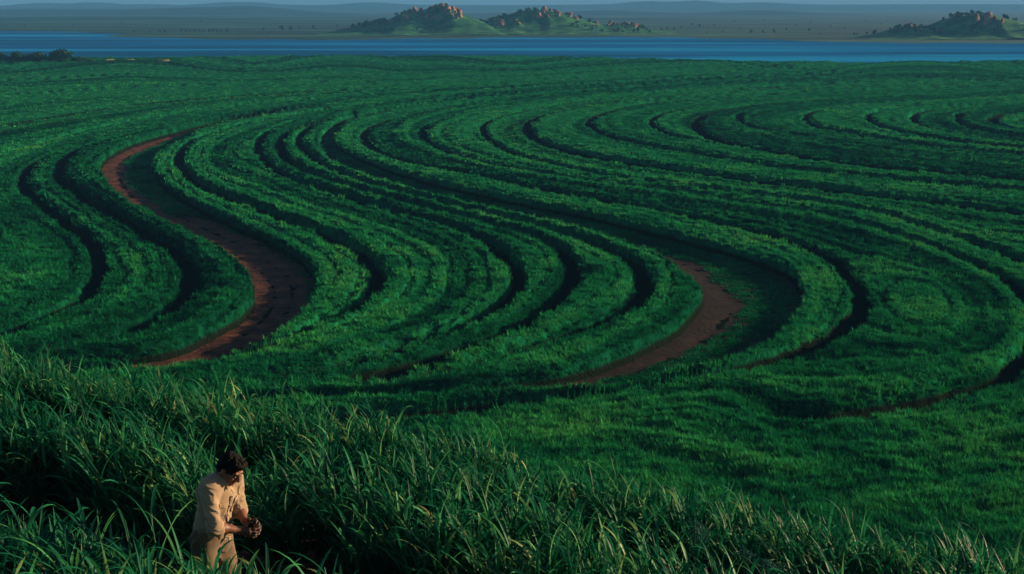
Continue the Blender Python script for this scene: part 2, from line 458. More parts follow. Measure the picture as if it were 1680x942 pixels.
 ('G1', 1.60, 1.30, [(-149.7,600.6),(-140.9,582.4),(-128.3,554.4),(-117.8,533.8),(-101.8,524.1)]),
 ('G2', 2.00, 1.40, [(89.8,582.4),(99.8,554.4),(109.2,524.1),(122.6,492.6),(130.8,476.3),(141.0,464.7),(148.0,453.7),(154.6,450.1)]),
 ('G3', 1.00, 1.00, [(23.0,559.7),(27.4,557.0)]),
]
ROW_VALUE = {'Z5': -1100, 'Z4': -600, 'Z3': -290, 'Z2': -200, 'Z1': 20, 'A': 165, 'B': 315, 'P1L': 424, 'P1R': 519, 'D': 620, 'E': 850, 'F': 941, 'G': 1056, 'P2L': 1156, 'P2R': 1260, 'I': 1414, 'J': 1700, 'K': 1980, 'O': 2190, 'P': 2440, 'Q': 2680, 'S': 2860, 'T': 3030, 'V': 3300, 'W': 3540, 'Y': 3720, 'AA': 3900, 'AC': 4030, 'AD': 4130}
ROW_EXTRA = [(0.0,621.5,-4500),(0.0,524.6,-1800),(0.0,460.9,-700),(-223.5,621.5,-4500),(-194.2,539.4,-2200),(-111.7,621.5,-4500),(-94.4,524.6,-1900),(-79.9,443.0,-900),(102.9,571.8,-3000),(90.3,501.5,-900),(207.8,577.6,-2500),(187.2,519.8,0),(-303.3,621.5,-4500),(292.8,589.5,-2500),(18.7,73.7,1980),(27.9,76.2,1980),(8.8,74.8,1980),(25.2,68.3,2190),(16.8,65.6,2190),(9.6,68.3,2190),(2.0,72.1,2190),(22.3,60.1,2440),(12.7,60.1,2440),(41.2,78.8,1980),(36.0,68.3,2190),(-4.8,76.4,1980),(-40.5,78.8,1414),(-30.7,81.3,1260),(-17.7,72.1,2190)]
SHORE_NEAR = [(-317,649),(-233,649),(-197,649),(-157,656),(-126,671),(0,675),(58,642),(110,609),(143,597),(188,609),(224,622),(312,628)]
SHORE_FAR = [(457,922),(331,922),(256,908),(224,936),(179,999),(126,1052),(72,1062),(0,1062),(-62,1034),(-118,991),(-236,1025),(-297,1071),(-330,1122),(-311,1177),(-368,1251),(-430,1292),(-468,1306),(-635,1306)]
# ------------------------------------------------------------------ the big setting
def hill_e(x, y):
    """distance past the crest line of the foreground hill (negative: on the terrace, towards the camera)"""
    return (x + 7.2) * 0.493 + (y - 19.2) * 0.87


def hill_z(x, y):
    e = hill_e(x, y)
    z = 18.95 - 0.16 * np.clip(e, -6.5, 0)
    drop = np.where(e > 0, 0.16 * e + 0.62 * np.maximum(e - 0.6, 0), 0)
    z = z - drop
    z = z + np.clip(0.036 * (7.0 - x), 0, 0.55) * sstep(-4.4, -2.4, e)
    back = np.maximum(-e - 26, 0)
    z = z - 0.5 * back
    # lane where the man stands, a hand deep
    lane = sstep(0.5, 0.25, np.abs(e + 4.35) - 0.55)
    z = z - 0.10 * lane + (noise2(x * 1.3, y * 1.3, 3) - 0.5) * 0.10 + (noise2(x * 5, y * 5, 4) - 0.5) * 0.04
    return np.maximum(z, -0.3)


def grid_mesh(name, X, Y, Z, mats, smooth=True):
    ny, nx = X.shape
    v = np.stack([X, Y, Z], -1).reshape(-1, 3)
    i = np.arange(ny * nx).reshape(ny, nx)
    f = np.stack([i[:-1, :-1], i[:-1, 1:], i[1:, 1:], i[1:, :-1]], -1).reshape(-1, 4)
    return mesh_np(name, v, f, mats, smooth)


# plain to the horizon: dry and green grass in long streaks
m_plain, nt, out = new_mat('plain_grass')
n1 = noise_node(nt, 0.012, 6, 0.6, stretch=(0.35, 1.0, 1.0))
r1 = ramp(nt, [(0.40, (0.001, 0.020, 0.024)), (0.49, (0.006, 0.048, 0.040)), (0.56, (0.014, 0.085, 0.065)), (0.64, (0.045, 0.13, 0.095))], n1.outputs['Fac'])
n2 = noise_node(nt, 0.15, 4, 0.6)
r2 = ramp(nt, [(0.38, (0.45, 0.5, 0.42)), (0.62, (1.1, 1.1, 1.05))], n2.outputs['Fac'])
mm = nd(nt, 'ShaderNodeMix', data_type='RGBA', blend_type='MULTIPLY')
mm.inputs[0].default_value = 1.0
nt.links.new(r1.outputs['Color'], mm.inputs[6]); nt.links.new(r2.outputs['Color'], mm.inputs[7])
p = nd(nt, 'ShaderNodeBsdfPrincipled', Roughness=0.9)
p.inputs['Specular IOR Level'].default_value = 0.1
nt.links.new(mm.outputs[2], p.inputs['Base Color'])
nt.links.new(p.outputs['BSDF'], out.inputs['Surface'])
g = obj('ground', mesh_np('ground', [(-11000, -600, -0.12), (11000, -600, -0.12), (11000, 11000, -0.12), (-11000, 11000, -0.12)], np.array([[0, 1, 2, 3]]), [m_plain]))
tag(g, kind='structure')

# lake
m_water, nt, out = new_mat('lake_water')
n1 = noise_node(nt, 0.012, 5, 0.6, stretch=(0.16, 1.0, 1.0))
rw = ramp(nt, [(0.40, (0.0003, 0.075, 0.18)), (0.52, (0.0003, 0.120, 0.33)), (0.62, (0.002, 0.24, 0.47))], n1.outputs['Fac'])
rr = ramp(nt, [(0.35, (0.25, 0.25, 0.25)), (0.65, (0.45, 0.45, 0.45))], n1.outputs['Fac'])
n2 = noise_node(nt, 0.5, 3, 0.6, stretch=(0.4, 1.0, 1.0))
bp = nd(nt, 'ShaderNodeBump', Strength=0.6, Distance=0.25)
nt.links.new(n2.outputs['Fac'], bp.inputs['Height'])
df = nd(nt, 'ShaderNodeBsdfDiffuse'); gl = nd(nt, 'ShaderNodeBsdfGlossy')
nt.links.new(rw.outputs['Color'], df.inputs['Color'])
nt.links.new(rr.outputs['Color'], gl.inputs['Roughness'])
nt.links.new(bp.outputs['Normal'], gl.inputs['Normal'])
wx = nd(nt, 'ShaderNodeMixShader', Fac=0.03)
nt.links.new(df.outputs[0], wx.inputs[1]); nt.links.new(gl.outputs[0], wx.inputs[2])
nt.links.new(wx.outputs[0], out.inputs['Surface'])
near = np.array([(-700, 655)] + SHORE_NEAR + [(700, 640)], float)
farl = np.array(([(700, 925)] + SHORE_FAR + [(-900, 1310)])[::-1], float)
bm = bmesh.new()
pts = []
def wob(line, amp, seed):
    o = []
    for a, b in zip(line[:-1], line[1:]):
        k = max(2, int(np.hypot(*(b - a)) / 8))
        for i in range(k):
            o.append(a + (b - a) * i / k)
    o.append(line[-1])
    o = np.array(o)
    o[:, 1] += (fbm2(o[:, 0] / 40, o[:, 1] / 40, seed) - 0.5) * amp
    return o
ring = np.concatenate([wob(near, 26, 11), wob(farl[::-1], 90, 12)])
vs = [bm.verts.new((x, y, 0.05)) for x, y in ring]
fc = bm.faces.new(vs)
bmesh.ops.triangulate(bm, faces=[fc])
me = bpy.data.meshes.new('lake'); bm.to_mesh(me); bm.free(); me.materials.append(m_water)
lake = obj('lake', me)
for pl in me.polygons:
    if pl.normal.z < 0:
        pl.flip()
tag(lake, kind='structure')

# foreground hill
m_soil = simple_mat('dark_soil', [(0.3, (0.014, 0.008, 0.006)), (0.55, (0.034, 0.018, 0.012)), (0.75, (0.06, 0.032, 0.02))], 3.0, 0.95, 0.1, 0.8, 14, bdist=0.05)
tt = np.linspace(-1, 1, 170); xx = np.sign(tt) * (np.abs(tt) * 14 + np.abs(tt) ** 4 * 66)
uu = np.linspace(-1, 1, 170); yy = 12 + np.sign(uu) * (np.abs(uu) * 14 + np.abs(uu) ** 4 * 66)
X, Y = np.meshgrid(xx, yy)
hs = obj('hillside', grid_mesh('hillside', X, Y, hill_z(X, Y), [m_soil]))
tag(hs, kind='structure')

# far ridges
def px_to_world(px, py, Yd):
    return (px - 840) * Yd / 2308.0, CAM_Z - (py - 5.0) * Yd / 2308.0

m_ridge = simple_mat('ridge_scrub', [(0.35, (0.004, 0.026, 0.030)), (0.65, (0.010, 0.048, 0.042))], 0.01, 0.95, 0.05, detail=6)
def ridge(name, sil, Yd, depth, label, seed):
    sx = [px_to_world(a, b, Yd)[0] for a, b in sil]
    sz = [px_to_world(a, b, Yd)[1] for a, b in sil]
    nx = 260
    x = np.linspace(sx[0], sx[-1], nx)
    ker = np.exp(-np.linspace(-2, 2, 9) ** 2); ker /= ker.sum()
    zz = np.interp(x, sx, sz)
    zz = np.convolve(np.pad(zz, 4, mode='edge'), ker, 'valid')
    y = np.linspace(-1, 1, 25)
    X, T = np.meshgrid(x, y)
    prof = np.cos(T * math.pi / 2) ** 1.2
    Z = zz[None, :] * prof * (1 + 0.10 * (fbm2(X / (Yd * 0.01), T * 4 + 9, seed) - 0.5)) - 1.0 * (1 - prof)
    o = obj(name, grid_mesh(name, X, Yd + T * depth, Z, [m_ridge]))
    tag(o, kind='structure')
    return o

ridge('distant_hills', [(-500, 8), (-250, 6), (-60, 9), (40, 9), (70, 5), (100, 3.6), (125, 7), (150, 4), (172, 2.2), (195, 6), (225, 8), (255, 5.5), (290, 8), (330, 7.5), (365, 4), (400, 2.6), (435, 3.6), (460, 7), (500, 8), (560, 7.5), (585, 4.5), (615, 3.4), (650, 6), (700, 8), (900, 8), (1000, 6.5), (1030, 3.5), (1060, 0.6), (1085, 4.0), (1110, 2.5), (1135, -0.6), (1165, 4), (1195, 5.5), (1240, 3.4), (1290, 6), (1350, 7.5), (1500, 6.5), (1700, 7), (1950, 5), (2200, 7)], 5200, 520, '', 21)
ridge('hills', [(-400, 22), (-100, 18), (0, 16), (60, 13.5), (150, 15), (230, 14), (300, 12), (350, 11), (400, 9.5), (450, 11), (490, 16), (560, 21), (640, 23), (700, 22), (760, 22), (830, 21), (900, 20), (960, 17), (1010, 16), (1050, 18), (1130, 21), (1200, 17), (1260, 16), (1330, 20), (1420, 23), (1600, 24), (2000, 24)], 3300, 330, '', 22)
ridge('low_hills', [(-300, 31), (0, 28), (120, 26), (300, 27), (420, 29), (520, 34), (620, 36), (760, 34), (900, 30), (1000, 28), (1100, 30), (1200, 32), (1300, 31), (1400, 34), (1600, 35), (1900, 35)], 2250, 170, '', 23)

# rocky hills beyond the lake
m_koppie, nt, out = new_mat('koppie_grass')
n1 = noise_node(nt, 0.09, 5, 0.6)
r1 = ramp(nt, [(0.36, (0.005, 0.050, 0.018)), (0.5, (0.012, 0.105, 0.030)), (0.64, (0.05, 0.17, 0.045)), (0.75, (0.12, 0.19, 0.055))], n1.outputs['Fac'])
p = nd(nt, 'ShaderNodeBsdfPrincipled', Roughness=0.9)
p.inputs['Specular IOR Level'].default_value = 0.1
nt.links.new(r1.outputs['Color'], p.inputs['Base Color'])
nt.links.new(p.outputs['BSDF'], out.inputs['Surface'])


class Koppie:
    def __init__(self, name, sil, Yd, depth, seed):
        self.Yd = Yd; self.depth = depth; self.seed = seed
        self.sx = np.array([px_to_world(a, b, Yd)[0] for a, b in sil])
        self.sz = np.array([px_to_world(a, b, Yd)[1] for a, b in sil])
        x = np.linspace(self.sx[0], self.sx[-1], 170)
        t = np.linspace(-1.25, 1.25, 90)
        X, T = np.meshgrid(x, t)
        Y = Yd + T * depth
        o = obj(name, grid_mesh(name, X, Y, self.z(X, Y), [m_koppie]))
        tag(o, kind='structure')

    def z(self, x, y):
        x = np.asarray(x, float); y = np.asarray(y, float)
        s = np.interp(x, self.sx, self.sz)
        # the crest wanders in depth so the hill is a body, not an extruded outline
        y0 = self.Yd + (fbm2(x / 45, x * 0 + self.seed, self.seed) - 0.5) * self.depth * 0.5
        t = (y - y0) / (self.depth * (0.8 + 0.5 * fbm2(x / 30, x * 0 + 5, self.seed + 3)))
        pr = 1 / (1 + (np.abs(t) * 1.75) ** 2.6) - 0.12
        z = s * pr * (1 + 0.16 * (fbm2(x / 14, y / 14, self.seed + 5, 4) - 0.5))
        edge = sstep(0, 18, x - self.sx[0]) * sstep(0, 18, self.sx[-1] - x)
        return z * edge + (edge - 1) * 0.4

K1 = Koppie('rocky_hill', [(500, 58), (545, 50), (580, 42), (600, 36), (640, 28), (660, 18), (690, 13), (705, 9), (720, 4), (735, 4), (745, 9), (755, 16), (770, 23), (790, 31), (815, 42), (850, 54)], 1210, 62, 31)
K2 = Koppie('rocky_hill', [(720, 54), (760, 42), (790, 32), (800, 31), (820, 25), (850, 15), (880, 10), (900, 12), (925, 19), (950, 27), (975, 35), (990, 38), (1010, 37), (1035, 39), (1050, 44), (1080, 49), (1140, 58)], 1230, 62, 41)
K3 = Koppie('rocky_hill', [(1370, 66), (1410, 57), (1440, 51), (1460, 44), (1480, 40), (1495, 38), (1508, 42), (1518, 39), (1540, 29), (1560, 22), (1590, 16), (1605, 18), (1625, 24), (1650, 31), (1665, 37), (1700, 44), (1760, 52), (1820, 64)], 1060, 50, 51)

# ------------------------------------------------------------------ contour field
def smooth_curve(pts, per=14, sig=7):
    P = np.array(pts, float)
    Q = np.vstack([2 * P[0] - P[1], P, 2 * P[-1] - P[-2]])
    out = []
    for i in range(1, len(Q) - 2):
        p0, p1, p2, p3 = Q[i - 1:i + 3]
        for k in range(per):
            t = k / per
            out.append(0.5 * (2 * p1 + (p2 - p0) * t + (2 * p0 - 5 * p1 + 4 * p2 - p3) * t * t + (3 * p1 - p0 - 3 * p2 + p3) * t ** 3))
    out.append(P[-1])
    out = np.array(out)
    k = np.exp(-0.5 * (np.arange(-2 * sig, 2 * sig + 1) / sig) ** 2); k /= k.sum()
    pad = 2 * sig
    ext0 = 2 * out[0] - out[1:pad + 1][::-1]
    ext1 = 2 * out[-1] - out[-pad - 1:-1][::-1]
    E = np.vstack([ext0, out, ext1])
    return np.stack([np.convolve(E[:, j], k, 'valid') for j in (0, 1)], 1)

S_pts = []; S_tan = []; S_gap = []; S_cur = []; SM = {}
meta = []
for ci, (nm, hw, dep, pts) in enumerate(CURVES):
    s = smooth_curve(pts)
    SM[nm] = s
    # densify so spacing stays small
    seg = np.hypot(*np.diff(s, axis=0).T)
    L = np.concatenate([[0], np.cumsum(seg)])
    n = max(4, int(L[-1] / 0.8))
    q = np.linspace(0, L[-1], n)
    d = np.stack([np.interp(q, L, s[:, 0]), np.interp(q, L, s[:, 1])], 1)
    tg = np.gradient(d, axis=0); tg /= np.linalg.norm(tg, axis=1)[:, None] + 1e-9
    S_pts.append(d); S_tan.append(tg); S_gap.append(np.full(n, L[-1] / n)); S_cur.append(np.full(n, ci))
    meta.append((hw, dep, 1 if nm.endswith('L') and nm[0] == 'P' else (-1 if nm in ('P1R', 'P2R') else 0)))
S_pts = np.concatenate(S_pts); S_tan = np.concatenate(S_tan); S_gap = np.concatenate(S_gap); S_cur = np.concatenate(S_cur)
M_hw = np.array([m[0] for m in meta]); M_dep = np.array([m[1] for m in meta]); M_side = np.array([m[2] for m in meta])
kd = kdtree.KDTree(len(S_pts))
for i, (a, b) in enumerate(S_pts.tolist()):
    kd.insert((a, b, 0.0), i)
kd.balance()


def field_height(x, y):
    """canopy height (0 in furrows and on the tracks, about 1 on the beds), and the distance from the nearest furrow"""
    sh = x.shape
    xf = x.ravel(); yf = y.ravel()
    # wander of the furrow edge
    wx = xf + (noise2(xf / 3.1, yf / 3.1, 61) - 0.5) * 0.5
    wy = yf + (noise2(xf / 3.1, yf / 3.1, 62) - 0.5) * 0.5
    find = kd.find
    idx = np.fromiter((find((a, b, 0.0))[1] for a, b in zip(wx.tolist(), wy.tolist())), np.int64, len(wx))
    dx = wx - S_pts[idx, 0]; dy = wy - S_pts[idx, 1]
    t = S_tan[idx]
    along = dx * t[:, 0] + dy * t[:, 1]
    cr = t[:, 0] * dy - t[:, 1] * dx          # + left of the curve
    s = np.where(np.abs(along) <= S_gap[idx] * 1.01, np.abs(cr), np.hypot(dx, dy))
    c = S_cur[idx]
    hw = M_hw[c]; dep = M_dep[c]; side = M_side[c]
    inside = (((side == 1) & (cr < 0)) | ((side == -1) & (cr > 0))) & (np.abs(along) <= S_gap[idx] * 1.01)
    tr = t[:, 0] ** 2
    hwe = np.minimum(hw, 0.85) * (1.0 + 0.8 * tr) + np.maximum(hw - 0.85, 0)
    hwe = hwe * 0.62 * (0.6 + 0.8 * noise2(xf / 1.3, yf / 1.3, 63))
    prof = sstep(0.0, 0.6 + 0.8 * tr, s - hwe)
    h = 1 - dep * (1 - prof)
    h = np.where(inside, 0.0, np.where(side != 0, sstep(0.0, 0.5, s), h))
    return np.clip(h, 0, 1).reshape(sh), np.where(inside, -1, s).reshape(sh)


# a smooth row coordinate whose level lines follow the furrows: the drilled rows run along it
def to_ab(x, y):
    return 2308.0 * x / (y + 4.9), 2308.0 * CAM_Z / y

_ca = []; _cu = []
for nm, u in ROW_VALUE.items():
    s = SM[nm]
    a, b = to_ab(s[:, 0], s[:, 1])
    L = np.concatenate([[0], np.cumsum(np.hypot(np.diff(a), np.diff(b)))])
    n = max(4, int(L[-1] / 38))
    q = np.linspace(0, L[-1], n)
    _ca.append(np.stack([np.interp(q, L, a), np.interp(q, L, b)], 1)); _cu.append(np.full(n, u, float))
ex = np.array(ROW_EXTRA, float)
_ca.append(np.stack(to_ab(ex[:, 0], ex[:, 1]), 1)); _cu.append(ex[:, 2])
_ca = np.concatenate(_ca) / 100.0; _cu = np.concatenate(_cu)
def _tps(r2): return 0.5 * r2 * np.log(r2 + 1e-9)
_n = len(_ca)
_K = _tps(((_ca[:, None, :] - _ca[None, :, :]) ** 2).sum(-1)) + np.eye(_n) * 0.02
_Pm = np.column_stack([np.ones(_n), _ca])
_sol = np.linalg.solve(np.block([[_K, _Pm], [_Pm.T, np.zeros((3, 3))]]), np.concatenate([_cu, np.zeros(3)]))
ga = np.arange(-1500, 1501, 8.0)
gb = np.concatenate([np.arange(84, 330, 3.0), np.arange(330, 1120, 8.0)])
_q = np.stack(np.meshgrid(ga, gb), -1).reshape(-1, 2) / 100.0
_u = np.concatenate([_tps(((c[:, None, :] - _ca[None, :, :]) ** 2).sum(-1)) @ _sol[:_n] for c in np.array_split(_q, 60)])
UG = (_u + _sol[_n] + _q @ _sol[_n + 1:]).reshape(len(gb), len(ga))


def row_u(x, y):
    a, b = to_ab(x, y)
    fa = np.clip((a - ga[0]) / 8.0, 0, len(ga) - 1.001); i = fa.astype(int); fa = fa - i
    fb = np.clip(np.interp(b, gb, np.arange(len(gb))), 0, len(gb) - 1.001); j = fb.astype(int); fb = fb - j
    return (UG[j, i] * (1 - fa) + UG[j, i + 1] * fa) * (1 - fb) + (UG[j + 1, i] * (1 - fa) + UG[j + 1, i + 1] * fa) * fb


def crop_height(x, y):
    """height of the crop over the bed, with its drilled rows"""
    u = row_u(x, y)
    dx = (row_u(x + 0.4, y) - row_u(x - 0.4, y)) / 0.8
    dy = (row_u(x, y + 0.4) - row_u(x, y - 0.4)) / 0.8
    g = np.hypot(dx, dy) + 1e-3                      # row units per metre
    uw = u + (noise2(x / 5, y / 5, 75) - 0.5) * 14
    def rows(per, amp, lo, hi, seed, sharp=1.0):
        sp = per / g                                  # spacing in metres
        k = noise2(uw / per, u * 0 + seed, seed)
        return amp * (np.abs(2 * k - 1) ** sharp - 0.5) * sstep(lo, hi, sp)
    tri = np.abs(((uw / 36) % 1) * 2 - 1)
    h = 0.50 * (sstep(0.0, 0.42, tri) - 0.75) * sstep(0.8, 1.4, 36 / g) * sstep(330, 180, y)
    h = h + rows(80, 0.45, 1.1, 2.2, 5) + rows(230, 0.45, 2.0, 5.0, 6, 0.8) * sstep(70, 125, y) + rows(600, 0.5, 3.0, 7.0, 7, 0.8) * sstep(90, 190, y)
    h = h + 0.26 * (noise2(x / 0.75, y / 0.75, 72) - 0.5) * sstep(320, 160, y) + 0.26 * (noise2(x / 1.6, y / 1.6, 73) - 0.5) + 0.22 * (fbm2(x / 22, y / 22, 71) - 0.5)
    return 1.12 + h


def painted_row_light(x, y):
    """light and shade of the rows, painted as leaf colour: differs from row to row, runs on along the rows"""
    u = row_u(x, y) + (noise2(x / 4, y / 4, 78) - 0.5) * 10
    along = (noise2(x / 26, y / 26, 79) - 0.5) * 0.3
    a = noise2(u / 24, u * 0 + 1, 91); b = noise2(u / 95, u * 0 + 24, 92); c = noise2(u / 310, u * 0 + 25, 93); d = noise2(u / 1100, u * 0 + 3, 94)
    f = sstep(200, 420, y)
    v = (0.46 - 0.3 * f) * a + 0.44 * b + (0.22 + 0.2 * f) * c + 0.25 * f * d
    return np.clip((v - 0.5) * 2.3 + 0.56 + along * 0.6, 0.05, 1)


def shore_y(x):
    a = np.array(SHORE_NEAR, float)
    return np.interp(x, a[:, 0], a[:, 1])


NR, NC = 620, 860
vy = np.linspace(1010, 92, NR)                      # rows crowd towards the viewer, thin out with distance
dep_r = CAM_Z / np.tan(PITCH + np.arctan((vy - 471) / 2308))
# blend in even growth so nothing is coarser than needed close by
ta = np.linspace(-0.50, 0.50, NC)
X = dep_r[:, None] * ta[None, :]
Y = np.repeat(dep_r[:, None], NC, 1)
jx = (rng.random(X.shape) - 0.5) * 0.5 * dep_r[:, None] * (ta[1] - ta[0])
X = X + jx
Hf, Sf = field_height(X, Y)
tall = crop_height(X, Y)
Z = Hf * tall + 0.02
Z = np.where(Y > shore_y(X) - 6, -0.25, Z)

m_canopy, nt, out = new_mat('crop_leaves_deep')
n1 = noise_node(nt, 0.6, 5, 0.65)
r1 = ramp(nt, [(0.35, (0.0015, 0.032, 0.018)), (0.65, (0.005, 0.105, 0.045))], n1.outputs['Fac'])
va = nd(nt, 'ShaderNodeAttribute', attribute_name='row_light')
r3 = ramp(nt, [(0.0, (0.35, 0.4, 0.45)), (0.5, (0.9, 0.9, 0.9)), (1.0, (1.9, 1.7, 1.45))], va.outputs['Fac'])  # row light and shade painted into the canopy colour
mm = nd(nt, 'ShaderNodeMix', data_type='RGBA', blend_type='MULTIPLY'); mm.inputs[0].default_value = 1
nt.links.new(r1.outputs['Color'], mm.inputs[6]); nt.links.new(r3.outputs['Color'], mm.inputs[7])
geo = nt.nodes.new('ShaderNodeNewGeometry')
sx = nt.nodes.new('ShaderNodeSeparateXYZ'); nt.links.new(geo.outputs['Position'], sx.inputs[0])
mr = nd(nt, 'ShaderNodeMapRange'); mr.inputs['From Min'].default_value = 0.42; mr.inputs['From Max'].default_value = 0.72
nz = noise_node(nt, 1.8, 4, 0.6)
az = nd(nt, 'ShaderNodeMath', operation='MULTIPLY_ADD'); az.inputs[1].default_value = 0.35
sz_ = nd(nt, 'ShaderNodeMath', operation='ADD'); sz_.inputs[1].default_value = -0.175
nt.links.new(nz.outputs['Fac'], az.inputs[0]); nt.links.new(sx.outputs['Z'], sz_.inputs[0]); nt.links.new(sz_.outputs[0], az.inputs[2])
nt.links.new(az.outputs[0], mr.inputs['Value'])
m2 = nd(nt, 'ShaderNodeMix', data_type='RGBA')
m2.inputs[6].default_value = (0.007, 0.012, 0.007, 1)  # dark floor colour, carried up the bed sides as painted bank shade
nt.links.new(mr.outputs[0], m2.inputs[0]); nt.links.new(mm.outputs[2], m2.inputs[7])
p = nd(nt, 'ShaderNodeBsdfPrincipled', Roughness=0.9); p.inputs['Specular IOR Level'].default_value = 0.0
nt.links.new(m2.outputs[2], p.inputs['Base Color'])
nb = noise_node(nt, 2.5, 4, 0.7)
bp = nd(nt, 'ShaderNodeBump', Strength=1.0, Distance=0.5)
nt.links.new(nb.outputs['Fac'], bp.inputs['Height']); nt.links.new(bp.outputs['Normal'], p.inputs['Normal'])
nt.links.new(p.outputs['BSDF'], out.inputs['Surface'])
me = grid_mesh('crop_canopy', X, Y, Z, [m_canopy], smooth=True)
me.attributes.new('row_light', 'FLOAT', 'POINT').data.foreach_set('value', painted_row_light(X, Y).ravel().astype(np.float32))
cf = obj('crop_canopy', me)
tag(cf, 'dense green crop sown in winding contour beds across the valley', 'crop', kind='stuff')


# leaf tufts standing on the beds
def tuft(r, nblade, length, width, spread, seg=3, curl=1.2):
    A = Acc()
    for k in range(nblade):
        az = r.uniform(0, 2 * math.pi)
        rr = spread * math.sqrt(r.random())
        p0 = (rr * math.cos(az + 1), rr * math.sin(az + 1), -0.05)
        # lean with the wind towards -x
        ax = math.cos(az) - 0.5; ay = math.sin(az)
        v, f4, f3 = blade(p0, math.atan2(ay, ax), r.uniform(0.05, 0.5), length * r.uniform(0.6, 1.15), width * r.uniform(0.7, 1.2), curl * r.uniform(0.3, 1.4), seg, r, 0.2, r.uniform(-1, 1))
        A.add(v, f4, f3, r.random())
    return A.get()

rt = random.Random(3)
protos = [tuft(rt, 16, 0.62, 0.055, 0.30) for _ in range(6)] + [tuft(rt, 16, 0.5, 0.10, 0.5, 2, 1.0) for _ in range(4)]
G = [(0.0, (0.0008, 0.028, 0.018)), (0.3, (0.004, 0.100, 0.038)), (0.6, (0.012, 0.215, 0.066)), (0.85, (0.045, 0.310, 0.078)), (1.0, (0.075, 0.315, 0.078))]
m_crop = leaf_mat('crop_leaf', G, 0.22, 0.0, 0.7, 0.10, 0.55, wr=0.55, row_light=0.55)
NT = 190000
ri = rng.integers(0, NR, NT); cj = rng.integers(0, NC, NT)
# thin out the far rows: they are seen edge on
keep = rng.random(NT) < np.interp(dep_r[ri], [60, 160, 300, 650], [1.0, 1.0, 0.8, 0.45])
ri, cj = ri[keep], cj[keep]
d = dep_r[ri]
tx = X[ri, cj] + (rng.random(len(ri)) - 0.5) * d * 0.0012
ty = Y[ri, cj] + (rng.random(len(ri)) - 0.5) * d * d / 25 / 2308 * 1.5
hh, ss = field_height(tx, ty)
tall_t = crop_height(tx, ty)
ok = (hh > np.interp(d, [60, 150, 260], [0.50, 0.60, 0.85])) & (ty < shore_y(tx) - 6)
ri, d, tx, ty, hh, tall_t = ri[ok], d[ok], tx[ok], ty[ok], hh[ok], tall_t[ok]
n = len(tx)
sc = np.interp(d, [60, 120, 250, 650], [0.75, 0.8, 1.0, 1.5]) * (0.75 + 0.5 * rng.random(n))
sz = np.interp(d, [60, 120, 250, 650], [0.8, 0.85, 0.95, 1.0]) * (0.6 + 0.75 * rng.random(n) ** 2.2)
pz = hh * tall_t - 0.12
rot = np.stack([(rng.random(n) - 0.5) * 0.3, (rng.random(n) - 0.5) * 0.3, (rng.random(n) - 0.5) * 2.4], 1)
idx = np.where(d < 190, rng.integers(0, 6, n), rng.integers(6, 10, n))
ct = scatter('crop_leaves', protos, np.stack([tx, ty, pz], 1), rot, np.stack([sc, sc, sz], 1), idx, m_crop, painted_row_light(tx, ty))
tag(ct, 'green leaf tufts covering the tops and banks of the winding crop beds', 'crop', kind='stuff')

# the two earth tracks
m_track = simple_mat('red_earth', [(0.30, (0.026, 0.013, 0.010)), (0.5, (0.070, 0.029, 0.017)), (0.7, (0.15, 0.055, 0.026))], 0.55, 0.95, 0.1, 0.7, 2.2, bdist=0.15)
m_track2 = simple_mat('brown_earth', [(0.30, (0.007, 0.0055, 0.0045)), (0.5, (0.014, 0.009, 0.0065)), (0.7, (0.026, 0.015, 0.0095))], 0.55, 0.95, 0.1, 0.7, 2.2, bdist=0.15)  # darker copy of the track earth, standing in for bank shade
TRACK = {}
for nm in ('P1', 'P2'):
    a = SM[nm + 'L']; b = SM[nm + 'R']
    def resamp(s, n):
        # match the two edges by position along the bends, not by raw length
        L = np.concatenate([[0], np.cumsum(np.hypot(*np.diff(s, axis=0).T))])
        q = np.linspace(0, L[-1], n)
        return np.stack([np.interp(q, L, s[:, 0]), np.interp(q, L, s[:, 1])], 1)
    A_ = resamp(a, 700)
    # nearest point on the right edge, kept monotone
    Bd = resamp(b, 2800); j = 0; Bm = []
    for pnt in A_:
        w = Bd[j:j + 260]
        k = int(np.argmin(np.hypot(w[:, 0] - pnt[0], w[:, 1] - pnt[1])))
        j = min(j + k, len(Bd) - 1); Bm.append(j)
    Bm = np.convolve(np.pad(np.array(Bm, float), 10, mode='edge'), np.ones(21) / 21, 'valid')
    B_ = Bd[np.clip(Bm.astype(int), 0, len(Bd) - 1)]
    TRACK[nm] = (A_, B_)
    use = (A_[:, 1] < 284) & ((A_[:, 1] > 108) | (A_[:, 0] > (-24.0 if nm == 'P2' else -90)))
    k0, k1 = np.nonzero(use)[0][[0, -1]]
    A_ = A_[k0:k1 + 1]; B_ = B_[k0:k1 + 1]
    w = np.linspace(-0.06, 1.06, 16)
    P = A_[:, None, :] * (1 - w[None, :, None]) + B_[:, None, :] * w[None, :, None]
    Zt = 0.07 + 0.10 * (fbm2(P[..., 0] / 0.8, P[..., 1] / 0.8, 91) - 0.5) - 0.05 * np.exp(-((w - 0.3) / 0.08) ** 2)[None, :] - 0.05 * np.exp(-((w - 0.62) / 0.08) ** 2)[None, :]
    o = obj('dirt_path', grid_mesh('dirt_path', P[..., 0], P[..., 1], Zt, [m_track if nm == 'P1' else m_track2]))
    tag(o, kind='structure')

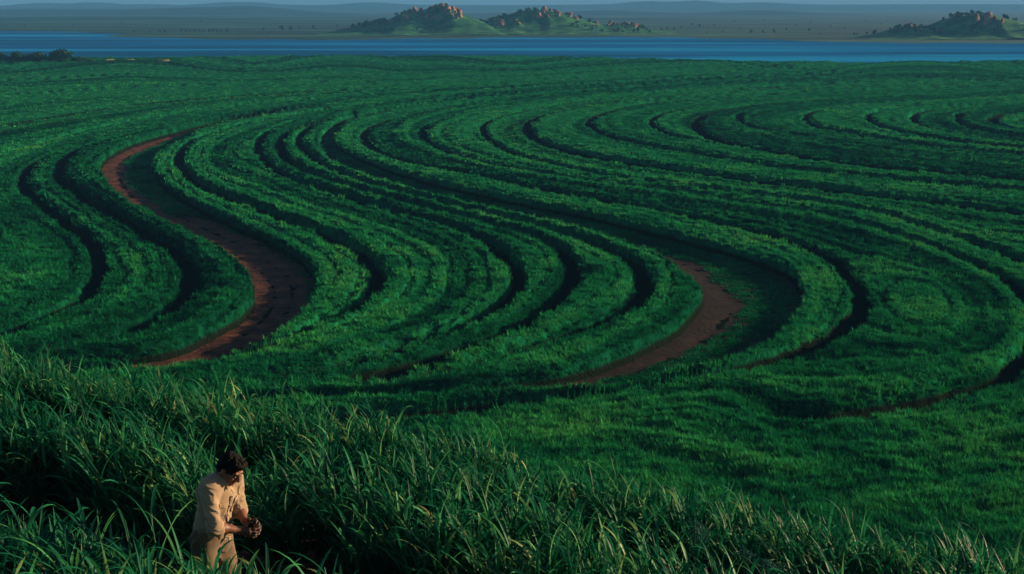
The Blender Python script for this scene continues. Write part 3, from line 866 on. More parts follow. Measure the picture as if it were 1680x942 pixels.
# low weeds along the shaded side of the tracks
wp = []
for nm, lo, n in (('P1', 0.50, 2600), ('P2', 0.42, 6500)):
    A_, B_ = TRACK[nm]
    k = rng.integers(0, len(A_), n * 3)
    wd = np.hypot(*(A_[k] - B_[k]).T)
    f = lo + (1 - lo) * rng.random(len(k)) + (fbm2(A_[k, 0] / 6, A_[k, 1] / 6, 95) - 0.5) * 0.35
    P = A_[k] * (1 - f[:, None]) + B_[k] * f[:, None] + (rng.random((len(k), 2)) - 0.5) * 0.6
    dd = np.hypot(P[:, 0], P[:, 1])
    ok = (wd > 2.2) & (f > 0.25) & (f < 1.02)
    if nm == 'P1':
        ok &= (P[:, 1] > 165) | (f > 0.93)
    wp.append(P[ok])
wp = np.concatenate(wp); n = len(wp)
protos_w = [tuft(rt, 14, 0.26, 0.05, 0.30, 2) for _ in range(4)]
s_ = (0.8 + 0.7 * rng.random(n)) * np.interp(np.hypot(wp[:, 0], wp[:, 1]), [90, 250], [1.0, 1.7])
wo = scatter('path_weeds', protos_w, np.column_stack([wp, np.full(n, 0.07)]), np.column_stack([np.zeros(n), np.zeros(n), rng.random(n) * 6.28]), np.column_stack([s_, s_, s_ * 0.8]), rng.integers(0, 4, n), m_crop, np.full(n, 0.3))
tag(wo, 'low dark weeds creeping over the shaded side of the earth tracks', 'weeds', kind='stuff')
# ------------------------------------------------------------------ trees, bushes, boulders
m_bark = simple_mat('bark', [(0.3, (0.03, 0.02, 0.014)), (0.7, (0.07, 0.05, 0.035))], 6, 0.95, 0.1)
m_tree = leaf_mat('tree_leaf', [(0.0, (0.004, 0.030, 0.014)), (0.5, (0.009, 0.055, 0.022)), (1.0, (0.030, 0.095, 0.03))], 0.2, 0.1, 0.6, 0.05, 0.4)


def crown_acc(r, h, w, lobes, leaves, size, base=0.25):
    A = Acc()
    cs = []
    for k in range(lobes):
        a = r.uniform(0, 6.283); q = math.sqrt(r.random()) * 0.62
        cs.append((w * 0.5 * q * math.cos(a), w * 0.5 * q * math.sin(a), h * r.uniform(base + 0.18, 0.84), w * r.uniform(0.17, 0.28)))
    V = []; F = []
    for k in range(leaves):
        cx, cy, cz, cr = cs[k % lobes]
        d = np.array([r.gauss(0, 1), r.gauss(0, 1), r.gauss(0, 0.8)]); d /= np.linalg.norm(d) + 1e-6
        p = np.array([cx, cy, cz]) + d * cr * r.uniform(0.55, 1.08) * np.array([1, 1, 0.8])
        p[2] = max(p[2], h * base * 0.6)
        u = np.array([r.gauss(0, 1), r.gauss(0, 1), r.gauss(0, 1)]); u -= d * (u @ d) * 0.6; u /= np.linalg.norm(u) + 1e-6
        v = np.cross(u, d + np.array([r.gauss(0, .4), r.gauss(0, .4), r.gauss(0, .4)])); v /= np.linalg.norm(v) + 1e-6
        s = size * r.uniform(0.6, 1.3)
        A.add(np.array([p - u * s, p + v * s * 0.6, p + u * s, p - v * s * 0.6]), [(0, 1, 2, 3)], None, r.random())
    return A, cs


def tree_proto(name, seed, h, w, lobes=7, leaves=420, size=0.3, base=0.25):
    r = random.Random(seed)
    root = empty(name)
    A, cs = crown_acc(r, h, w, lobes, leaves, size, base)
    T = Acc()
    v, f = tube_np([(0, 0, -0.3), (0.03 * h, 0, h * 0.25), (0, 0.03 * h, h * 0.5)], [0.045 * h, 0.032 * h, 0.018 * h], 6)
    T.add(v, f)
    for c in cs[:5]:
        v, f = tube_np([(0.02 * h, 0, h * 0.28), (c[0] * 0.5, c[1] * 0.5, (c[2] + h * 0.3) / 2), c[:3]], [0.022 * h, 0.014 * h, 0.006 * h], 5)
        T.add(v, f)
    obj('trunk', T.mesh('trunk', [m_bark], True), root)
    obj('crown', A.mesh('crown', [m_tree]), root)
    return root


def place(protos, used, k, loc, rz, s):
    pr = protos[k]
    if k not in used:
        used.add(k); o = pr
    else:
        o = copy_tree(pr)
    o.location = loc; o.rotation_euler = (0, 0, rz); o.scale = (s[0], s[0], s[1]) if isinstance(s, tuple) else (s, s, s)
    return o


def nth(k):
    w = ['first', 'second', 'third', 'fourth', 'fifth', 'sixth', 'seventh', 'eighth', 'ninth', 'tenth', 'eleventh', 'twelfth']
    if k < 12: return w[k]
    k += 1
    return '%d%s' % (k, 'th' if 10 < k % 100 < 14 else {1: 'st', 2: 'nd', 3: 'rd'}.get(k % 10, 'th'))


def ground_px(px, py, z=0.0):
    a = PITCH + math.atan((py - 471) / 2308)
    Yd = (CAM_Z - z) / math.tan(a)
    dep = Yd * math.cos(PITCH) + (CAM_Z - z) * math.sin(PITCH)
    return (px - 840) / 2308 * dep, Yd, dep

tp = [tree_proto('tree', s, 4.0, 5.6, 9, 620, 0.30, 0.12) for s in (1, 2, 3)]
used = set()
clump = [(4, 104, 13, 28), (16, 104.5, 11, 20), (27, 104, 14, 26), (38, 104.5, 11, 20), (47, 104, 13, 24), (58, 104.5, 11, 20), (68, 104, 14, 26), (79, 104.5, 11, 18), (88, 104.5, 14, 24), (108, 105, 18, 36), (124, 104.8, 10, 18), (135, 104.5, 8, 14)]
for k, (px, py, h, w) in enumerate(clump):
    x, y, dep = ground_px(px, py)
    m = dep / 2308
    o = place(tp, used, k % 3, (x, y, 0), rt.uniform(0, 6), (w * m / 5.6 * 1.2, h * m / 4.0 * 1.35))
    lab = {9: 'tallest round dark tree near the right end of the lakeside clump', 11: 'small dark tree at the right end of the lakeside clump, beside the sand'}.get(k, 'dark spreading tree in the lakeside clump, %s from the left edge' % nth(k))
    tag(o, lab, 'tree', 'trees of the lakeside clump')
bp_ = [tree_proto('bush', s, 2.4, 3.4, 5, 240, 0.26, 0.05) for s in (11, 12, 13)]
usedb = set()
cnt = [0]
def bush(loc, s, label, group, name='bush'):
    o = place(bp_, usedb, cnt[0] % 3, loc, rt.uniform(0, 6), s)
    cnt[0] += 1
    tag(o, label, 'bush', group)
    return o
for px, py, h in [(146, 105, 5), (153, 105, 5), (231, 105, 5), (240, 104.5, 4), (256, 103, 4)]:
    x, y, dep = ground_px(px, py)
    bush((x, y, 0.6), h * dep / 2308 / 2.4 * 1.2, 'low dark bush between the pale sand patches by the lake', 'bushes by the sand patches')

m_sand = simple_mat('sand', [(0.3, (0.07, 0.08, 0.04)), (0.7, (0.17, 0.16, 0.09))], 0.3, 0.95, 0.1)
for px, py, w in [(179, 102.5, 24), (210, 102.5, 28), (268, 103.5, 30)]:
    x, y, dep = ground_px(px, py)
    t = np.linspace(-1, 1, 24)
    XX, YY = np.meshgrid(t * w * 0.5 * dep / 2308, t * 7)
    rr = np.hypot(XX / (w * 0.5 * dep / 2308), YY / 7) + (fbm2(XX / 1.5 + px, YY / 1.5, 5) - 0.5) * 0.5
    ZZ = 1.5 * sstep(1.0, 0.45, rr) - 0.1
    o = obj('sand_bank', grid_mesh('sand_bank', x + XX, y + YY, ZZ, [m_sand])); tag(o, kind='structure')

ttp = [tree_proto('small_tree', s, 4.0, 4.2, 6, 260, 0.34, 0.2) for s in (21, 22)]
usedt = set()
k = 0
spots = [(220, 55, 4), (245, 55, 4), (263, 54, 4), (270, 54, 5)] + [(297 + i * 7.5 + rt.uniform(-2, 2), 53 + rt.uniform(-.6, .6), rt.uniform(3.5, 5)) for i in range(11)] + \
        [(432, 51, 5), (463, 51.5, 9), (477, 51, 8), (490, 48, 4), (515, 49, 7), (553, 45, 5), (1148, 45, 5), (1135, 43, 5), (1172, 44, 4), (1232, 55, 6), (1252, 55, 5), (1270, 54.5, 6), (1290, 50, 4), (1328, 52, 5), (1213, 51, 3), (1185, 54, 3), (1160, 55, 3), (1345, 57, 3), (1085, 50, 4), (1095, 49, 4), (1105, 49.5, 4), (1118, 47, 4), (1402, 59, 5), (1406, 58.5, 4), (1422, 57, 5), (1386, 47, 3), (1362, 45, 3), (1446, 41, 3), (1306, 43, 3), (90, 52, 3), (40, 44, 3), (120, 42, 3), (200, 38, 3), (330, 36, 3), (1205, 36, 3), (1255, 34, 3), (1420, 36, 3), (1330, 37, 3)]
for px, py, h in sorted(spots):
    x, y, dep = ground_px(px, py)
    s = h * dep / 2308 / 4.0 * 1.1
    o = place(ttp, usedt, k % 2, (x, y, -0.1), rt.uniform(0, 6), s); k += 1
    tag(o, 'small dark tree on the hazy plain beyond the lake, %s from the left' % nth(k - 1), 'tree', 'trees dotted on the plain beyond the lake')

m_rock = simple_mat('pink_granite', [(0.3, (0.09, 0.050, 0.038)), (0.55, (0.25, 0.135, 0.095)), (0.75, (0.36, 0.22, 0.16))], 0.45, 0.9, 0.15, 0.8, 1.4, detail=5, bdist=0.4)


def boulder_mesh(seed):
    bm = bmesh.new()
    bmesh.ops.create_icosphere(bm, subdivisions=3, radius=1.0)
    co = np.array([v.co for v in bm.verts])
    n = noise3(co[:, 0] * 1.4 + seed * 7, co[:, 1] * 1.4, co[:, 2] * 1.4, seed) + 0.4 * noise3(co[:, 0] * 3.5, co[:, 1] * 3.5 + seed, co[:, 2] * 3.5, seed + 1)
    # flat fracture faces
    r = random.Random(seed)
    for v, k in zip(bm.verts, n):
        v.co *= 0.72 + 0.42 * float(k)
    for _ in range(14):
        d = Vector((r.gauss(0, 1), r.gauss(0, 1), r.gauss(0, .6))).normalized()
        lim = r.uniform(0.5, 0.8)
        for v in bm.verts:
            q = v.co.dot(d)
            if q > lim:
                v.co -= d * (q - lim) * 0.85
    me = bpy.data.meshes.new('boulder'); bm.to_mesh(me); bm.free(); me.materials.append(m_rock)
    return me

bmesh_list = [boulder_mesh(s) for s in range(5)]


def locate(K, px, py):
    ys = np.linspace(K.Yd - K.depth * 1.25, K.Yd + K.depth, 240)
    a = PITCH + math.atan((py - 471) / 2308)
    zl = CAM_Z - ys * math.tan(a)
    xs = (px - 840) / 2308 * (ys * math.cos(PITCH) + (CAM_Z - zl) * math.sin(PITCH))
    zs = K.z(xs, ys)
    hit = np.nonzero(zs >= zl)[0]
    i = hit[0] if len(hit) else int(np.argmin(np.abs(zs - zl)))
    return float(xs[i]), float(ys[i]), float(zs[i])

rocks = []
for K, where, lst in (
    (K1, 'the left, tallest rocky hill', [(672, 16, 9, 1), (681, 13, 9, 1.1), (691, 14, 6, 1), (726, 7, 8, .9), (735, 16, 8, 1), (743, 16, 9, 1), (751, 18, 9, 1), (741, 26, 6, 1), (753, 26, 9, 1.2), (700, 28, 7, 1.2), (698, 32, 5, 1), (713, 29, 6, 1), (641, 36, 7, 1), (666, 31, 8, 1), (604, 38, 5, 1), (660, 17, 6, 1), (712, 8, 5, 1), (755, 21, 6, 1)]),
    (K2, 'the middle rocky hill', [(822, 39, 11, 1.1), (846, 35, 6, 1), (851, 39, 5, 1), (885, 28, 9, 1), (893, 18, 9, 1.2), (898, 28, 6, .8), (915, 22, 9, .9), (934, 24, 10, 1), (946, 31, 7, 1), (976, 38, 10, .7), (876, 28, 6, 1), (903, 15, 6, 1), (1031, 42, 9, 1.2), (1043, 40, 9, 1), (1002, 38, 9, 1), (1000, 41, 6, 1), (1015, 41, 6, 1)]),
    (K3, 'the right-hand rocky hill', [(1604, 36, 8, 2.0), (1621, 35, 11, 2.0), (1633, 33, 7, 1.8), (1644, 37, 7, 1.8), (1615, 26, 7, 1), (1490, 40, 11, .9), (1510, 44, 8, 1), (1538, 53, 6, 1), (1628, 43, 6, 1)])):
    lst = lst + [(px + rt.uniform(-.6, .6) * s, py + rt.uniform(0, .5) * s, s * rt.uniform(.45, .7), asp if asp < 1.6 else 1.2) for px, py, s, asp in lst for _ in range(2) if s >= 8]
    num = {}
    for px, py, s, asp in sorted(lst):
        x, y, z = locate(K, px, py)
        m = y / 2308
        o = obj('boulder', bmesh_list[len(rocks) % 5], None, (x, y, z))
        o.scale = (s * m * rt.uniform(.6, .85), s * m * rt.uniform(.6, .8), s * m * rt.uniform(.55, .8) * asp)
        o.rotation_euler = (rt.uniform(-.3, .3), rt.uniform(-.3, .3), rt.uniform(0, 6))
        if asp > 1.6:
            lab = 'tall pink rock slab on ' + where
        elif px > 990 and px < 1060:
            lab = 'pinkish boulder on the knoll right of the middle hill'
        elif 1480 < px < 1545:
            lab = 'pinkish boulder on the low shoulder left of the right-hand hill'
        else:
            lab = 'pinkish boulder on the slope of ' + where
        kk = num.get(lab, 0); num[lab] = kk + 1
        tag(o, lab + ', %s from the left' % nth(kk), 'boulder', lab.replace('pinkish ', '').replace('boulder', 'boulders'))
        rocks.append((x, y, s * m))
for K, n, lo, hi, name in ((K1, 80, 570, 800, 'the left, tallest rocky hill'), (K2, 80, 790, 1060, 'the middle rocky hill'), (K3, 75, 1420, 1700, 'the right-hand rocky hill')):
    c = 0
    for _ in range(1500):
        if c >= n: break
        px = rt.uniform(lo, hi); x = (px - 840) / 2308 * K.Yd
        t = rt.uniform(-0.8, 0.25) if rt.random() < .7 else rt.uniform(-.15, .15)
        y = K.Yd + t * K.depth
        z = float(K.z(np.array([x]), np.array([y]))[0])
        if z < 1.2: continue
        # scrub gathers on the shaded flank, away from the sun side
        if name.startswith('the left') and px > 755: continue
        if fbm2(np.array([x / 12.]), np.array([y / 12.]), 77)[0] < 0.42: continue
        if any((x - a) ** 2 + (y + 2 - b) ** 2 < (s * 0.75 + 1.0) ** 2 for a, b, s in rocks): continue
        bush((x, y, z - 0.15), rt.uniform(0.7, 1.5) * (1.15 if K is K3 else 1), 'dark scrub bush growing on the flank of ' + name, 'scrub bushes on ' + name)
        c += 1

# ------------------------------------------------------------------ tall grass on the foreground hill
def grass_plant(r, culms, hmin, hmax):
    A = Acc()
    for c in range(culms):
        a = r.uniform(0, 6.283); q = 0.09 * math.sqrt(r.random())
        b = np.array([q * math.cos(a), q * math.sin(a), -0.03])
        H = r.uniform(hmin, hmax)
        lean = np.array([-r.uniform(0.02, 0.30) * H, r.uniform(-0.14, 0.14) * H, 0])
        mid = b + lean * 0.3 + np.array([0, 0, H * 0.55]); top = b + lean + np.array([0, 0, H])
        v, f = tube_np([b, mid, top], [0.006, 0.005, 0.003], 3)
        A.add(v, f, None, 0.35)
        nl = r.randint(4, 6)
        az = r.uniform(0, 6.283)
        for k in range(nl):
            t = 0.12 + 0.86 * (k + r.random() * 0.5) / nl
            p = b * (1 - t) + top * t if t > .55 else b + (mid - b) * t / 0.55
            az += math.pi + r.uniform(-0.7, 0.7)
            ax = math.cos(az) - 0.55; ay = math.sin(az) * 0.9
            ln = r.uniform(0.30, 0.54) * (1.1 - 0.35 * t)
            v, f4, f3 = blade(p, math.atan2(ay, ax), r.uniform(0.15, 0.55), ln, r.uniform(0.017, 0.034), r.uniform(0.5, 2.3), 8, r, 0.28, r.uniform(-1.2, 1.2))
            A.add(v, f4, f3, min(1.0, max(0.0, r.random() ** 1.3 * (0.55 + 0.6 * t))))
    return A.get()

rg = random.Random(17)
gp = [grass_plant(rg, rg.randint(3, 4), 0.42, 0.82) for _ in range(12)]
GF = [(0.0, (0.001, 0.034, 0.020)), (0.28, (0.003, 0.080, 0.040)), (0.52, (0.009, 0.150, 0.062)), (0.70, (0.040, 0.230, 0.075)), (0.84, (0.10, 0.28, 0.09)), (0.95, (0.22, 0.32, 0.11)), (1.0, (0.28, 0.31, 0.12))]
m_grass = leaf_mat('tall_grass_leaf', GF, 0.32, 0.10, 0.45, 0.5, 0.25)


def grass_row(name, e0, e1, dens, label, xr=(-11, 9), hscale=1.0, seed=0):
    r = np.random.default_rng(100 + seed)
    n = int(dens * 20 * 26)
    x = r.uniform(xr[0], xr[1], n); y = r.uniform(4, 24, n)
    e = hill_e(x, y)
    wob_ = (fbm2(x * 0.9, y * 0.9, 33 + seed) - 0.5) * 0.5
    ok = (e + wob_ > e0) & (e + wob_ < e1) & (np.abs(x) < 0.40 * y + 1.6) & (y > 7.0)
    ok &= np.hypot(x + 2.36, y - 10.6) > 0.5
    ok &= np.hypot((x + 2.2) / 0.85, (y - 12.3) / 0.6) > 1.0
    x, y, e = x[ok], y[ok], e[ok]
    n = len(x)
    z = hill_z(x, y) - 0.02
    # plants at the lane edges lean out over it
    s = hscale * (0.8 + 0.4 * r.random(n)) * (0.85 + 0.3 * noise2(x * 0.8, y * 0.8, 55))
    rot = np.stack([(r.random(n) - 0.5) * 0.35, -0.05 - 0.2 * r.random(n), (r.random(n) - 0.5) * 2.2], 1)
    o = scatter(name, gp, np.stack([x, y, z], 1), rot, np.stack([s, s, s * (0.9 + 0.2 * r.random(n))], 1), r.integers(0, len(gp), n), m_grass)
    tag(o, label, 'grass', kind='stuff')
    return o

grass_row('tall_grass', -0.8, 0.7, 46, 'tall grass along the crest of the foreground slope', hscale=0.98, seed=1)
grass_row('tall_grass', -3.35, -2.05, 46, 'tall grass bank rising behind the man', hscale=1.08, seed=2)
grass_row('tall_grass', -9.0, -5.15, 48, 'tall grass in the bottom left corner, nearest the viewer', xr=(-9, 3), hscale=1.28, seed=3)


def panicle(r):
    A = Acc()
    ax = []
    p = np.array([0., 0., 0.]); ang = 0.15
    for i in range(9):
        ax.append(p.copy())
        p = p + np.array([-math.sin(ang), 0.0, math.cos(ang)]) * (0.11 if i < 5 else 0.05)
        ang += 0.05 if i < 4 else 0.22
    v, f = tube_np(ax, [0.004] * 5 + [0.003, 0.0025, 0.002, 0.0015], 3)
    A.add(v, f, None, 0.2)
    for k in range(34):
        b = ax[rg.randint(5, 8)] + np.array([0, 0, r.uniform(-.02, .02)])
        a = r.uniform(0, 6.283); L = r.uniform(0.08, 0.2)
        d = np.array([math.cos(a) - 0.3, math.sin(a), r.uniform(-0.2, 0.5)]); d /= np.linalg.norm(d)
        pts = [b + d * L * t + np.array([0, 0, -0.08 * t * t]) for t in (0, .5, 1)]
        v, f = tube_np(pts, [0.0016, 0.0013, 0.001], 3); A.add(v, f, None, 0.3)
        for j in range(9):
            t = 0.25 + 0.75 * (j + r.random()) / 9
            c = b + d * L * t + np.array([r.gauss(0, .012), r.gauss(0, .012), -0.08 * t * t + r.gauss(0, .008)])
            s = r.uniform(0.004, 0.007)
            A.add(np.array([c + (0, 0, s * 1.5), c + (s, 0, 0), c + (0, s, 0), c - (s, 0, 0), c - (0, s, 0), c - (0, 0, s * 1.5)]), None,
                  [(0, 1, 2), (0, 2, 3), (0, 3, 4), (0, 4, 1), (5, 2, 1), (5, 3, 2), (5, 4, 3), (5, 1, 4)], 0.5 + 0.5 * r.random())
    return A.get()

pp = [panicle(rg) for _ in range(4)]
m_pan = leaf_mat('seed_head', [(0.0, (0.003, 0.05, 0.04)), (0.5, (0.008, 0.11, 0.085)), (1.0, (0.04, 0.20, 0.15))], 0.2, 0.3, 0.3, 0.5, 0.2)
cl = [(rg.uniform(-1, 4.2), rg.uniform(11.2, 13.8), 4) for _ in range(14)] or [(0.0, 12.7, 9), (-0.15, 13.0, 8), (2.0, 12.5, 10), (3.1, 12.4, 14), (3.9, 12.0, 16), (3.3, 11.2, 12), (2.6, 11.3, 8), (1.6, 13.4, 7), (0.6, 14.0, 6), (-3.9, 15.6, 5)]
P = []
for cx, cy, n in cl:
    for _ in range(n // 4):
        P.append((cx + rg.gauss(0, .5), cy + rg.gauss(0, .4)))
P = np.array(P); n = len(P)
s = 0.75 + 0.3 * rng.random(n)
o = scatter('grass_seed_heads', pp, np.column_stack([P, hill_z(P[:, 0], P[:, 1])]), np.column_stack([(rng.random(n) - .5) * .4, (rng.random(n) - .5) * .4, rng.random(n) * 2.4 - 1.2]), np.column_stack([s, s, s]), rng.integers(0, 4, n), m_pan)
tag(o, 'fine airy seed heads drooping among the tall grass', 'grass', kind='stuff')
# ------------------------------------------------------------------ smooth bodies from blended solids
class SDF:
    def __init__(self, lo, hi, res):
        self.lo = np.array(lo, float); self.res = res
        self.n = (np.ceil((np.array(hi) - self.lo) / res)).astype(int) + 1
        self.D = np.full(self.n, 1.0, np.float32)

    def _box(self, lo, hi, m):
        a = np.clip(np.floor((np.array(lo) - m - self.lo) / self.res).astype(int), 0, self.n)
        b = np.clip(np.ceil((np.array(hi) + m - self.lo) / self.res).astype(int) + 1, 0, self.n)
        sl = tuple(slice(i, j) for i, j in zip(a, b))
        ax = [self.lo[k] + np.arange(a[k], b[k]) * self.res for k in range(3)]
        g = np.meshgrid(*ax, indexing='ij')
        return sl, g

    def _put(self, sl, d, k, cut):
        D = self.D[sl]
        d = d.astype(np.float32)
        if cut:
            d = -d
            h = np.clip(0.5 - 0.5 * (D - d) / k, 0, 1)
            self.D[sl] = D * (1 - h) + d * h + k * h * (1 - h)
        else:
            h = np.clip(0.5 + 0.5 * (D - d) / k, 0, 1)
            self.D[sl] = D * (1 - h) + d * h - k * h * (1 - h)

    def cap(self, a, b, ra, rb, k=0.02, cut=False):
        a = np.array(a, float); b = np.array(b, float)
        r = max(ra, rb)
        sl, (x, y, z) = self._box(np.minimum(a, b) - r, np.maximum(a, b) + r, k + 3 * self.res)
        ab = b - a
        t = np.clip(((x - a[0]) * ab[0] + (y - a[1]) * ab[1] + (z - a[2]) * ab[2]) / (ab @ ab + 1e-12), 0, 1)
        d = np.sqrt((x - a[0] - t * ab[0]) ** 2 + (y - a[1] - t * ab[1]) ** 2 + (z - a[2] - t * ab[2]) ** 2) - (ra + (rb - ra) * t)
        self._put(sl, d, k, cut)

    def chain(self, pts, rad, k=0.006):
        for i in range(len(pts) - 1):
            self.cap(pts[i], pts[i + 1], rad[i], rad[i + 1], k)

    def ell(self, c, r, rotm=None, k=0.03, cut=False):
        c = np.array(c, float); r = np.array(r, float); m = r.max()
        sl, (x, y, z) = self._box(c - m, c + m, k + 3 * self.res)
        p = np.stack([x - c[0], y - c[1], z - c[2]], -1)
        if rotm is not None:
            p = p @ np.array(rotm)
        q = np.sqrt(((p / r) ** 2).sum(-1)); q2 = np.sqrt(((p / r ** 2) ** 2).sum(-1)) + 1e-9
        self._put(sl, q * (q - 1) / q2, k, cut)

    def grid(self):
        ax = [self.lo[k] + np.arange(self.n[k]) * self.res for k in range(3)]
        return np.meshgrid(*ax, indexing='ij', sparse=True)

    def displace(self, fn, band=0.05):
        ii = np.nonzero(np.abs(self.D) < band)
        p = [self.lo[k] + ii[k] * self.res for k in range(3)]
        self.D[ii] += fn(*p).astype(np.float32)

    def keep(self, d):
        """intersect with d<0"""
        self.D = np.maximum(self.D, d.astype(np.float32))

    def mesh(self, name, mat, relax=2):
        D = self.D; s = D < 0
        c = [(i, j, k) for i in (0, 1) for j in (0, 1) for k in (0, 1)]
        n = self.n
        def sub(A, o): return A[o[0]:n[0] - 1 + o[0], o[1]:n[1] - 1 + o[1], o[2]:n[2] - 1 + o[2]]
        cnt_ = sum(sub(s, o).astype(np.int8) for o in c)
        act = (cnt_ > 0) & (cnt_ < 8)
        I = np.stack(np.nonzero(act), 1)
        num = np.zeros((len(I), 3)); den = np.zeros(len(I))
        def at(o): return D[I[:, 0] + o[0], I[:, 1] + o[1], I[:, 2] + o[2]].astype(float)
        vals = {o: at(o) for o in c}
        for a in c:
            for ax in range(3):
                if a[ax] == 0:
                    b = list(a); b[ax] = 1; b = tuple(b)
                    va, vb = vals[a], vals[b]
                    m = (va < 0) != (vb < 0)
                    t = np.where(m, va / np.where(va - vb == 0, 1, va - vb), 0)
                    pt = np.array(a, float)[None, :] + t[:, None] * (np.array(b) - np.array(a))[None, :]
                    num += pt * m[:, None]; den += m
        V = self.lo + (I + num / den[:, None]) * self.res
        idm = np.full(act.shape, -1, np.int32); idm[act] = np.arange(len(I))
        F = []
        for ax in range(3):
            o = [0, 0, 0]; o[ax] = 1
            s0 = s[:n[0] - o[0], :n[1] - o[1], :n[2] - o[2]]; s1 = s[o[0]:, o[1]:, o[2]:]
            e = np.stack(np.nonzero(s0 != s1), 1)
            u, v = [(1, 2), (2, 0), (0, 1)][ax]
            ok = (e[:, u] > 0) & (e[:, v] > 0) & (e[:, u] < n[u] - 1) & (e[:, v] < n[v] - 1)
            e = e[ok]
            q = []
            for du, dv in ((1, 1), (0, 1), (0, 0), (1, 0)):
                g = e.copy(); g[:, u] -= du; g[:, v] -= dv
                q.append(idm[g[:, 0], g[:, 1], g[:, 2]])
            q = np.stack(q, 1)
            fl = s0[e[:, 0], e[:, 1], e[:, 2]]
            q[~fl] = q[~fl][:, ::-1]
            F.append(q[(q >= 0).all(1)])
        F = np.concatenate(F)
        for _ in range(relax):
            acc = np.zeros_like(V); w = np.zeros(len(V))
            for a, b in ((0, 1), (1, 2), (2, 3), (3, 0)):
                np.add.at(acc, F[:, a], V[F[:, b]]); np.add.at(w, F[:, a], 1)
            V = V * 0.5 + 0.5 * acc / np.maximum(w, 1)[:, None]
        return mesh_np(name, V, F, [mat], smooth=True)


def rot_y(a):   # pitch forward (x towards -z)
    c, s = math.cos(a), math.sin(a)
    return np.array([[c, 0, s], [0, 1, 0], [-s, 0, c]])

# ------------------------------------------------------------------ the man: x forward, y to his left, z up
m_skin = None
m_skin, nt, out = new_mat('skin')
n1 = noise_node(nt, 14, 3)
r1 = ramp(nt, [(0.35, (0.125, 0.047, 0.024)), (0.65, (0.185, 0.073, 0.038))], n1.outputs['Fac'])
# soil stuck on the hands (own shape: by distance along the forearm, broken up by noise)
tc = nt.nodes.new('ShaderNodeTexCoord'); sp = nt.nodes.new('ShaderNodeSeparateXYZ'); nt.links.new(tc.outputs['Object'], sp.inputs[0])
n2 = noise_node(nt, 45, 3)
a1 = nd(nt, 'ShaderNodeMath', operation='MULTIPLY_ADD'); a1.inputs[1].default_value = 0.10
nt.links.new(n2.outputs['Fac'], a1.inputs[0]); nt.links.new(sp.outputs['X'], a1.inputs[2])
mr = nd(nt, 'ShaderNodeMapRange'); mr.inputs['From Min'].default_value = 0.335; mr.inputs['From Max'].default_value = 0.365; mr.inputs['To Max'].default_value = 0.72
nt.links.new(a1.outputs[0], mr.inputs['Value'])
mx = nd(nt, 'ShaderNodeMix', data_type='RGBA'); mx.inputs[7].default_value = (0.022, 0.012, 0.008, 1)
nt.links.new(mr.outputs[0], mx.inputs[0]); nt.links.new(r1.outputs['Color'], mx.inputs[6])
p = nd(nt, 'ShaderNodeBsdfPrincipled', Roughness=0.5); p.inputs['Specular IOR Level'].default_value = 0.35
nt.links.new(mx.outputs[2], p.inputs['Base Color'])
nt.links.new(p.outputs['BSDF'], out.inputs['Surface'])

def cloth_mat(name, c0, c1, scale=260):
    m, nt, out = new_mat(name)
    n = noise_node(nt, 9, 4)
    r = ramp(nt, [(0.3, c0), (0.7, c1)], n.outputs['Fac'])
    p = nd(nt, 'ShaderNodeBsdfPrincipled', Roughness=0.85); p.inputs['Specular IOR Level'].default_value = 0.15
    p.inputs['Sheen Weight'].default_value = 0.15
    nt.links.new(r.outputs['Color'], p.inputs['Base Color'])
    w = noise_node(nt, scale, 2)
    b = nd(nt, 'ShaderNodeBump', Strength=0.25, Distance=0.002)
    nt.links.new(w.outputs['Fac'], b.inputs['Height']); nt.links.new(b.outputs['Normal'], p.inputs['Normal'])
    nt.links.new(p.outputs['BSDF'], out.inputs['Surface'])
    return m
m_shirt = cloth_mat('khaki_shirt_cloth', (0.225, 0.158, 0.096), (0.30, 0.215, 0.135))
m_trs = cloth_mat('khaki_trouser_cloth', (0.095, 0.066, 0.040), (0.14, 0.098, 0.058))
m_hair = simple_mat('black_hair', [(0.3, (0.0015, 0.0013, 0.0012)), (0.7, (0.006, 0.005, 0.004))], 60, 0.7, 0.12, 0.9, 150, bdist=0.01)
m_boot = simple_mat('boot_leather', [(0.3, (0.02, 0.012, 0.008)), (0.7, (0.05, 0.03, 0.018))], 12, 0.6, 0.3)
m_white = simple_mat('eye', [(0.3, (0.4, 0.36, 0.32)), (0.7, (0.5, 0.45, 0.4))], 20, 0.3, 0.5)
m_dark = simple_mat('dark_brown', [(0.3, (0.01, 0.007, 0.005)), (0.7, (0.02, 0.014, 0.01))], 20, 0.4, 0.4)

MAN_X, MAN_Y = -2.46, 10.74
man_z = float(hill_z(np.array([MAN_X]), np.array([MAN_Y]))[0])
MAN_Z = 19.86
FACE = R(-24)
man = empty('person', (MAN_X, MAN_Y, MAN_Z), FACE)
man.rotation_euler = (0, R(4), FACE)
tag(man, 'man in a khaki shirt and trousers looking down at soil cupped in his hands', 'person')

hc = np.array([0.145, 0.0, 1.535])       # head centre
HT = R(30)
HM = rot_y(HT)
YAW = R(-6)
HM = np.array([[math.cos(YAW), -math.sin(YAW), 0], [math.sin(YAW), math.cos(YAW), 0], [0, 0, 1]]) @ HM
def hp(a, b, c): return hc + HM @ np.array([a, b, c])

